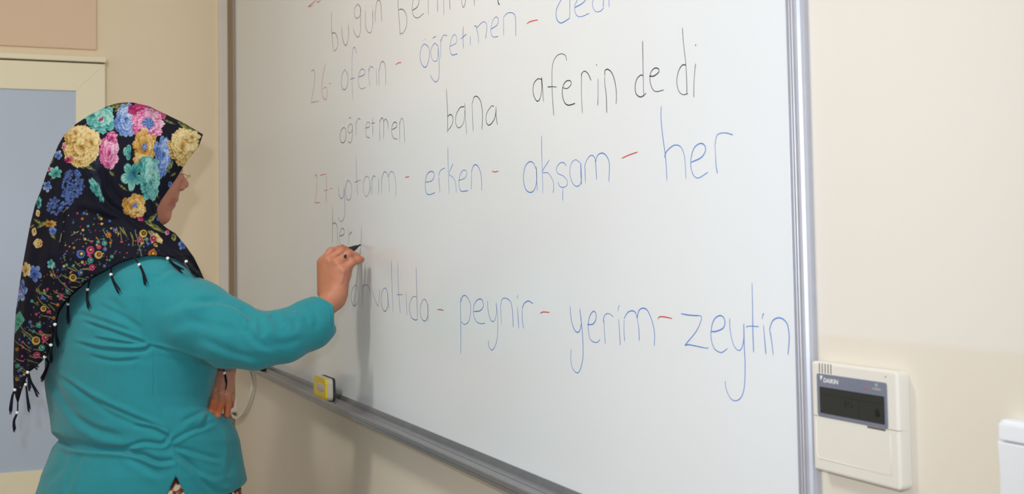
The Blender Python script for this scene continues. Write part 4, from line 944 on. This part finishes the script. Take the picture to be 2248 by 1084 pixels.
def flower(cx, cy, rx, ry, pal, n=6, rot=0.0, layers=3, centre=None, crisp=1.0, seed=0, kind='rose'):
    m = (np.abs(U - cx) < max(rx, ry) * 1.35) & (np.abs(V - cy) < max(rx, ry) * 1.35); idx = np.where(m)[0]
    if not len(idx): return
    x = U[idx] - cx; y = V[idx] - cy; x = x + wob(U[idx], V[idx], rx * .28, seed) * rx * .07; y = y + wob(V[idx], U[idx], ry * .3, seed + 2) * ry * .07
    c, s = math.cos(rot), math.sin(rot); X = (x * c + y * s) / rx; Y = (-x * s + y * c) / ry; r = np.hypot(X, Y); t = np.arctan2(Y, X)
    rb = .80 + .20 * np.abs(np.cos(n * t / 2 + seed)) ** .6 + .05 * np.sin(11 * t + seed)
    if kind == 'rose' and max(rx, ry) > 11:
        return peony(idx, X, Y, U[idx], V[idx], pal, n, seed, layers, centre, min(rx, ry))
    if kind == 'hyd':
        return floret(cx, cy, rx, ry, rot, seed)
    if kind == 'petals': rb = .35 + .65 * np.abs(np.cos(n * t / 2 + seed)) ** .45
    ins = r < rb; rr = r / rb
    if kind == 'hyd':
        g = .5 + .5 * np.sin(x * 1.15 + seed) * np.sin(y * 1.15 + x * .4); g = g * .75 + .25 * (wob(x, y, 1.2, seed) * .5 + .5)
        cc = ramp(pal, g); cc[g < .22] = lin(20, 24, 60)
    else:
        # overlapping ruffled petal rows: each row fades from a dark base to a light rim
        val = np.zeros(len(idx)); done = np.zeros(len(idx), bool)
        for L in range(layers):
            lr = (L + 1) / layers; edge = lr * (.86 + .14 * np.abs(np.cos((n - 1 + L % 2) * t / 2 + 1.3 * L + seed)))
            q_ = (~done) & (rr < edge); inner = L / layers * .85
            f = (rr - inner) / np.maximum(edge - inner, .05)
            streak = .16 * np.sin(t * (n * 4 + 3 * L) + 6 * rr + seed)
            val[q_] = (.12 + .75 * np.clip(f, 0, 1) ** 1.3 + streak + .14 * wob(U[idx], V[idx], rx * .16, seed + L))[q_]; done |= q_
        val[~done] = .62
        val = val + .18 * np.sin(t * 1 + seed)
        cc = ramp(pal, val)
    a = np.clip((rb - r) * 9, 0, 1) * ins
    col[idx] = col[idx] * (1 - a[:, None]) + cc * a[:, None]
    if centre:
        cpal, cr = centre; a2 = np.clip((cr - rr) * 8, 0, 1); cc2 = ramp(cpal, .5 + .5 * np.sin(t * 9 + seed) * np.sin(rr * 40)); col[idx] = col[idx] * (1 - a2[:, None]) + cc2 * a2[:, None]
def peony(idx, X, Y, Ug, Vg, pal, n, seed, layers, centre, size):
    rs = np.random.RandomState(seed + 50); c = col[idx].copy(); bright = rs.uniform(-.06, .06)
    rows = [(.66, .44, .36, n + 2, .30), (.50, .42, .34, n + 1, .40), (.30, .36, .30, n, .48), (.13, .26, .22, max(n - 2, 3), .52)][:layers + 1]
    wx = X + .05 * wob(Ug, Vg, size * .22, seed); wy = Y + .05 * wob(Vg, Ug, size * .25, seed + 4)
    for ri, (rad, ln, wd_, cnt_, base) in enumerate(rows):
        a0 = rs.uniform(0, 6.28)
        for k in range(cnt_):
            a = a0 + 6.283 * k / cnt_ + rs.uniform(-.18, .18); l2 = ln * rs.uniform(.85, 1.12); w2 = wd_ * rs.uniform(.85, 1.2); ra = rad * rs.uniform(.86, 1.06)
            px_, py_ = math.cos(a) * ra, math.sin(a) * ra
            t = ((wx - px_) * math.cos(a) + (wy - py_) * math.sin(a)) / l2; q_ = (-(wx - px_) * math.sin(a) + (wy - py_) * math.cos(a)) / w2
            ruf = 1 + .07 * np.sin(q_ * 9 + k + seed) + .05 * np.sin(q_ * 17 + 2 * k)
            e = np.sqrt((t / ruf) ** 2 + q_ ** 2 * (1 - .25 * np.clip(t, -1, 1))); m = e < 1
            if not m.any(): continue
            shade = base + bright + .34 * np.clip(t, -1, 1) + .10 * np.sin(q_ * 13 + 3 * np.sin(t * 2 + k)) + .12 * np.sin(a + 2.2) - .30 * np.clip((e - .86) / .14, 0, 1) * (t < .55) + .16 * np.clip((e - .80) / .2, 0, 1) * (t >= .55) + rs.uniform(-.10, .10)
            shade = .5 + (shade - .5) * 1.3
            cc = ramp(pal, shade); al = np.clip((1 - e) * size * .9, 0, 1)[:, None] * m[:, None]
            c = c * (1 - al) + cc * al
    if centre:
        r = np.hypot(wx, wy); t = np.arctan2(wy, wx); a2 = np.clip((centre[1] - r) * size * .6, 0, 1)[:, None]
        c = c * (1 - a2) + ramp(centre[0], .45 + .5 * np.sin(t * 8 + 3 * np.sin(r * 22)) * np.sin(r * 34 + seed)) * a2
    else:
        r = np.hypot(wx, wy); a2 = (.75 * np.clip((.10 - r) * 12, 0, 1))[:, None]; c = c * (1 - a2) + ramp(pal, np.full(len(idx), .08)) * a2
    col[idx] = c
def floret(cx, cy, rx, ry, rot, seed):
    rs = np.random.RandomState(seed); n_ = int(rx * ry / 5.5)
    for k in range(n_):
        a = rs.uniform(0, 6.28); r = math.sqrt(rs.uniform(0, 1)) * (.94 + .06 * math.sin(5 * a)); x = cx + rx * r * math.cos(a); y = cy + ry * r * math.sin(a)
        dot(x, y, 3.1, (26, 38, 92)); b = rs.uniform(.7, 1.15); q_ = rs.uniform(0, 1.57)
        for j in range(4): dot(x + 1.5 * math.cos(q_ + 1.57 * j), y + 1.5 * math.sin(q_ + 1.57 * j), 1.6, (int(88 * b), int(120 * b), int(186 * b)))
        dot(x, y, .8, (170, 190, 226))
def leaf(x0, y0, x1, y1, w_, pal='leaf'):
    L = math.hypot(x1 - x0, y1 - y0); m = (np.abs(U - (x0 + x1) / 2) < L) & (np.abs(V - (y0 + y1) / 2) < L); idx = np.where(m)[0]
    if not len(idx): return
    dx, dy = (x1 - x0) / L, (y1 - y0) / L; t = ((U[idx] - x0) * dx + (V[idx] - y0) * dy) / L; s = (-(U[idx] - x0) * dy + (V[idx] - y0) * dx)
    hw = w_ * .72 * np.sin(np.pi * np.clip(t, 0, 1)) ** .8; a = np.clip((hw - np.abs(s)) * 1.2, 0, 1) * (t > 0) * (t < 1)
    cc = ramp(pal, .45 + .3 * np.sign(s) * .5 + .25 * np.sin(t * 20 + np.abs(s))); col[idx] = col[idx] * (1 - a[:, None]) + cc * a[:, None]
def dot(x, y, r, c, ring=None, ry=None):
    ry = ry or r; idx = np.where((np.abs(U - x) < r + 2) & (np.abs(V - y) < ry + 2))[0]
    if not len(idx): return
    d = np.hypot((U[idx] - x) / r, (V[idx] - y) / ry); a = np.clip((1 - d) * r * .9, 0, 1)[:, None]; col[idx] = col[idx] * (1 - a) + lin(*c) * a
    if ring:
        k = np.clip((.66 - np.hypot((U[idx] - x - r * .1) / r, (V[idx] - y + r * .08) / ry)) * r, 0, 1)[:, None]; col[idx] = col[idx] * (1 - k) + lin(*ring[0]) * k
        k = np.clip((.34 - np.hypot((U[idx] - x - r * .15) / r, (V[idx] - y + r * .12) / ry)) * r * 1.2, 0, 1)[:, None]; col[idx] = col[idx] * (1 - k) + lin(*ring[1]) * k
def arcl(x, y, L, ang, bend, c, w_=.8):
    idx = np.where((np.abs(U - x) < L) & (np.abs(V - y) < L))[0]
    if not len(idx): return
    cs, sn = math.cos(ang), math.sin(ang); s = (U[idx] - x) * cs + (V[idx] - y) * sn; q_ = -(U[idx] - x) * sn + (V[idx] - y) * cs - bend * s * s / L
    a = (np.clip((w_ - np.abs(q_)) * 1.4, 0, 1) * (np.abs(s) < L / 2))[:, None]; col[idx] = col[idx] * (1 - a) + lin(*c) * a
def inpoly(x, y, poly):
    c = False; n = len(poly)
    for i in range(n):
        (ax, ay), (bx, by) = poly[i], poly[(i + 1) % n]
        if (ay > y) != (by > y) and x < (bx - ax) * (y - ay) / (by - ay) + ax: c = not c
    return c
def zf(x, y): return x / 2.464, 200 + y / 2.464
def z2f(x, y): return x / 2.068, 560 + y / 2.068
def F(x, y, rx, ry, pal, **k): cx, cy = zf(x, y); flower(cx, cy, rx / 2.464, ry / 2.464, pal, **k)
def F2(x, y, rx, ry, pal, **k): cx, cy = z2f(x, y); flower(cx, cy, rx / 2.068, ry / 2.068, pal, **k)
def Lf(x0, y0, x1, y1, w_, pal='leaf'): a, b = zf(x0, y0); c, d = zf(x1, y1); leaf(a, b, c, d, w_ / 2.464, pal)
# dark blue ghost shapes in the ground
for k in range(4): F(rng.uniform(480, 620), rng.uniform(300, 520), 30, 50, "blue", seed=k)
col[:] = col * .05 + lin(13, 14, 34) * .95
# foliage first
for a in [(620,110,690,62,22),(590,90,660,70,16),(960,165,1075,232,22),(880,150,950,180,10),(900,430,935,375,22),(880,400,920,440,18),(440,390,520,430,14),(590,430,620,460,12),(700,590,780,560,12),(790,720,850,660,18),(780,700,900,770,18),(640,500,690,540,10),
          (920,460,955,440,10),(200,740,255,700,16),(270,760,300,800,14),(250,690,290,740,12),(180,690,230,720,12),(150,740,190,720,10),(300,420,330,470,12),(270,480,330,440,10),(290,360,270,400,10),(420,390,460,420,12),(480,210,520,240,16),(830,530,860,580,12),(840,600,870,640,10),(130,930,170,960,12)]: Lf(*a)
F(545,150,72,78,'teal', n=6, seed=1, rot=.4, centre=('mag', .22)); F(500,130,48,40,'teal', n=5, seed=9, layers=2)
F(655,175,38,60,'blue', n=5, seed=5, layers=2); F(685,155,52,88,'blue', n=7, seed=2, layers=4)
F(760,110,65,45,'mag', n=6, seed=4, layers=2); F(850,125,45,40,'mag', n=5, seed=6, layers=2)
F(800,175,88,78,'pink', n=7, seed=3, layers=3, centre=('blue', .42)); F(760,215,45,35,'pink', n=5, seed=8, layers=2)
F(440,300,98,112,'gold', n=7, seed=7, layers=4, rot=.3); F(500,270,45,60,'gold', n=5, seed=2, layers=2); F(410,225,45,40,'gold', n=5, seed=3, layers=2)
F(590,330,52,92,'pink', n=7, seed=11, layers=4); F(605,250,30,34,'pink', n=5, seed=12, layers=2)
F(780,300,62,84,'amber', n=6, seed=13, layers=2, centre=('blue', .26)); F(760,370,40,34,'gold', n=5, seed=5, layers=2)
F(885,350,42,108,'blue', n=8, seed=14, layers=4, rot=.12); F(850,310,22,36,'blue', n=5, seed=15, layers=2)
F(995,300,84,106,'gold', n=7, seed=16, layers=4, rot=-.3); F(1040,250,45,36,'gold', n=5, seed=3, layers=2)
F(690,330,24,46,'teal', n=3, seed=17, layers=2, kind='petals'); F(712,460,62,82,'teal', n=5, seed=18, layers=1, kind='petals', centre=('hyd', .22))
F(800,400,55,48,'teal', n=5, seed=19, layers=2); F(812,485,52,112,'teal', n=7, seed=20, layers=3)
F(728,620,64,62,'amber', n=7, seed=21, layers=2, centre=('blue', .26)); F(740,655,40,26,'gold', n=5, seed=22, layers=2)
F(398,500,62,84,'hyd', seed=23, kind='hyd', n=9); F(365,580,36,56,'hyd', seed=24, kind='hyd', n=8); F(295,620,46,52,'hyd', seed=25, kind='hyd', n=8)
F(515,520,24,52,'teal', n=4, seed=26, layers=2, rot=-.5); F(545,575,14,32,'teal', n=3, seed=27, layers=2, rot=-.5)
F(315,345,24,26,'blue', n=5, seed=28, layers=1, kind='petals'); F(298,440,40,36,'teal', n=6, seed=29, layers=1, kind='petals'); F(262,418,12,20,'pink', n=4, seed=30, layers=1)
F(255,515,27,32,'blue', n=5, seed=31, layers=1, kind='petals'); F(210,602,14,34,'teal', n=5, seed=32, layers=1); F(372,372,26,18,'mag', n=5, seed=33, layers=1, kind='petals'); F(345,300,8,20,'pink', n=4, seed=3, layers=1)
F(270,718,32,18,'amber', n=5, seed=34, layers=1); F(285,755,22,22,'hyd', n=5, seed=35, layers=1); F(205,822,27,27,'gold', n=5, seed=36, layers=2); F(185,760,14,24,'gold', n=4, seed=37, layers=1)
F(205,660,12,20,'gold', n=4, seed=4, layers=1); F(275,935,22,28,'teal', n=5, seed=38, layers=1, kind='petals'); F(143,958,26,36,'gold', n=5, seed=39, layers=1, kind='petals'); F(190,985,38,50,'hyd', n=5, seed=40, layers=1, kind='petals')
F(845,790,48,18,'gold', n=5, seed=41, layers=2, rot=.7); F(985,830,22,32,'hyd', n=5, seed=42, layers=1, kind='petals'); F(905,765,12,14,'pink', n=4, seed=43, layers=1); F(920,505,12,18,'hyd', n=4, seed=1, layers=1); F(760,690,18,12,'mag', n=4, seed=6, layers=1, rot=.6)
F(860,690,14,12,'hyd', n=4, seed=2, layers=1); F(875,705,6,6,'pink', n=4, seed=2, layers=1); F(940,790,14,20,'leaf', n=4, seed=7, layers=1)
F2(92,160,34,58,'blue', n=6, seed=44, layers=2, kind='petals', centre=('pink', .2)); F2(120,70,22,32,'gold', n=5, seed=45, layers=1, kind='petals'); F2(70,200,14,40,'hyd', n=5, seed=3, layers=1)
lab = [(44, 682), (54.5, 702), (32, 733), (34.5, 692)]
li_ = np.where((U > 25) & (U < 60) & (V > 678) & (V < 738))[0]
if len(li_):
    inside = np.array([inpoly(a, b, lab) for a, b in zip(U[li_], V[li_])]); col[li_[inside]] = lin(84, 168, 150)
    for x_, y_, an in ((38, 702, 1.1), (41, 700, 1.1), (44, 703, 1.1), (45.5, 706, .1), (37, 714, 1.2), (39, 711, .4), (41, 713, 1.2)): arcl(x_, y_, 8, an, .1, (20, 60, 62), .9)
B_, K_, G_, T_, O_, Y_ = (70, 108, 190), (206, 66, 128), (206, 176, 90), (66, 160, 158), (190, 112, 44), (216, 200, 120)
CEN = {B_: ((60, 60, 30), Y_), K_: ((90, 16, 40), G_), G_: ((96, 60, 20), (150, 110, 40)), T_: ((20, 90, 90), Y_), O_: ((110, 60, 20), G_)}
def D1(x, y, r, c, ry=None): a, b = zf(x, y); dot(a, b, r / 2.464, c, CEN[c] if r > 9 else None, (ry or r) / 2.464)
def D2(x, y, r, c, ry=None): a, b = z2f(x, y); dot(a, b, r / 2.068, c, CEN[c] if r > 8 else None, (ry or r) / 2.068)
BIG = [(437,882,24,B_),(488,860,22,K_),(533,885,22,G_),(489,915,17,T_),(498,955,16,K_),(565,822,15,T_),(535,842,13,K_),(530,815,10,T_),(568,855,12,B_),(605,895,11,T_),(587,778,16,O_),(622,752,12,B_),(775,770,22,G_),(828,798,19,K_),(755,803,15,K_),(793,800,11,T_),(801,825,9,B_),
       (395,1010,20,G_),(565,945,10,B_),(445,925,9,G_),(487,892,8,K_),(820,770,9,T_),(740,985,9,G_),(360,940,9,T_),(455,660,9,B_),(445,690,8,O_),(825,880,24,O_),(460,800,8,G_),(548,690,8,G_),(840,830,10,G_)]
REG = z1f([(350, 640), (470, 620), (560, 680), (680, 760), (860, 800), (900, 880), (800, 880), (640, 920), (500, 1000), (430, 1060), (300, 1084), (320, 900), (330, 760)])
R2 = zz([(270, 0), (430, 0), (420, 80), (300, 190), (240, 330), (210, 450), (120, 530), (78, 660), (62, 600), (70, 400), (140, 250), (180, 120), (230, 60)])
cnt = 0
while cnt < 380:
    x = rng.uniform(30, 370); y = rng.uniform(445, 880)
    if not (inpoly(x, y, REG) or inpoly(x, y, R2)): continue
    cnt += 1; c = [B_, K_, G_, T_, O_, (150, 140, 84), (60, 90, 150)][rng.randint(7)]
    if cnt % 5 == 0: arcl(x, y, rng.uniform(12, 28), math.atan2(y - 545, x - 190) + 1.57 + rng.uniform(-.3, .3), rng.uniform(-.4, .4), (150, 148, 88), 1.0)
    else: dot(x, y, rng.choice([1.3, 1.6, 2.0, 2.6, 3.2], p=[.25, .3, .2, .15, .1]), c)
for b_ in BIG: D1(*b_)
for b_ in [(163,388,20,G_),(205,375,16,K_),(190,420,15,T_),(168,453,15,K_),(175,317,13,T_),(197,243,14,G_),(183,348,9,K_),(330,102,17,G_),(418,55,14,K_),(365,80,13,B_),(77,427,9,O_),(79,502,11,T_),(279,183,10,K_),(305,163,9,T_),(290,50,7,G_),(145,208,8,T_),(165,268,7,K_),(193,192,8,B_),(88,382,6,B_),(100,458,6,K_),(85,525,9,B_),(78,562,9,G_),(92,548,8,B_),(137,303,9,B_),(153,345,7,T_),(245,285,9,O_),(262,225,8,O_)]: D2(*b_)
col *= .66
scarf = np_mesh('headscarf', sp, sq_, M_scarf, person)
ca2 = scarf.data.color_attributes.new('print_colour', 'FLOAT_COLOR', 'POINT')
ca2.data.foreach_set('color', np.concatenate([col, np.ones((NV, 1))], 1).astype(np.float32).ravel())

# ---- tassels with a pearl bead, hanging from the hem
near_idx = {}
def surf_w(px, py, default=2.70, rad=6):
    m = (np.abs(U - px) < rad) & (np.abs(V - py) < rad); w1 = sp[m, 2].min() if m.any() else 9
    u_, v_ = TU, TVv; m2 = (np.abs(u_ - px) < rad) & (np.abs(v_ - py) < rad); w2 = tp_[m2, 2].min() if m2.any() else 9
    w_ = min(w1, w2); return w_ if w_ < 5 else default
TU, TVv = proj(tp_)
TAS = [([(409, 574), (416, 586), (423, 597)], 0), ([(364, 560), (368.5, 567), (380, 580), (400, 595)], 1), ([(293.5, 564), (306, 581), (314, 599), (319, 622)], 1), ([(244, 581), (244, 602.5), (249, 618), (261, 640)], 1), ([(197, 608), (192.5, 635), (191, 657), (194.5, 674)], 1),
       ([(151, 647), (149.5, 667), (149, 688), (150, 708)], 1), ([(124, 688), (121, 712), (122, 734), (128, 758)], 1), ([(115, 729), (112, 757), (111, 775), (112, 793)], 1), ([(104, 772), (98.6, 783), (106, 797), (100, 817), (92, 835)], 1), ([(75, 796), (77, 803), (82, 808)], -1),
       ([(63, 808), (61, 817), (63, 836), (65, 855)], 1), ([(62, 817), (68, 838), (77, 855), (83, 868)], -1), ([(55, 836), (57, 844), (60, 872), (64, 901)], 1), ([(33, 848), (33, 855.5), (27, 872), (23, 906)], 1), ([(39, 882), (38, 905.5), (31, 924), (31.5, 945)], 1),
       ([(489, 800), (493, 819), (496, 839), (492, 858)], 2), ([(476, 826), (476, 836), (484, 842)], -2)]
for pl, kind in TAS:
    if abs(kind) == 2: ws = [2.765, 2.757, 2.742, 2.722][:len(pl)]
    else:
        ws = [surf_w(*q_) for q_ in pl]; free = pl[0][0] < 90
        if free: ws = [ws[0]] * len(ws)
        ws = [w_ - .004 for w_ in ws]
    cp_ = [P(a, b, w_) for (a, b), w_ in zip(pl, ws)]
    cv = smooth_curve(cp_, 4); bm = bmesh.new(); n_ = len(cv)
    kb = 0 if kind < 0 else 4
    thin = .0016; tubebm(bm, [c2w(q_) for q_ in cv[:kb + 2]], thin, 6)
    # loose threads below the bead, wound tight at the top
    for j in range(10):
        pts = []
        for i in range(kb, n_):
            f = (i - kb) / max(n_ - 1 - kb, 1); sp2 = (.0014 + .0036 * f * f)
            pts.append(c2w(cv[i] + np.array([math.cos(j * .9 + 2), math.sin(j * 1.7), math.sin(j * .9)]) * sp2))
        tubebm(bm, pts, [.0014] * (len(pts) - 1) + [.0007], 5)
    t_ = fromb('tassel', bm, M_tassel, scarf, True)
    if kind >= 0:
        bc = c2w(cp_[0] if kind == 0 else cp_[1]); ball('pearl_bead', tuple(bc + FV * -.001), .0040 if pl[0][0] > 90 else .0038, M_pearl, scarf, 2)

# ---- the marker in her hand
nib = np.array(onY(792, 536.5, -0.0006)); back = c2w(P(716, 578, 2.838)); dv = back - nib; Lm = np.linalg.norm(dv); dv /= Lm
mk_ = empty('board_marker', tuple(nib), 'black board marker held in the right hand, its tip on the whiteboard', 'marker')
tube('nib', [nib, nib + dv * .004, nib + dv * .010], [.0012, .0022, .0026], M_mblack, mk_, 12)
tube('marker_collar', [nib + dv * .009, nib + dv * .014, nib + dv * .030, nib + dv * .036], [.0032, .0050, .0086, .0092], M_mblack, mk_, 16)
tube('barrel', [nib + dv * .036, nib + dv * .038, nib + dv * (Lm - .004), nib + dv * Lm], [.0088, .0094, .0094, .0080], M_mwhite, mk_, 16)
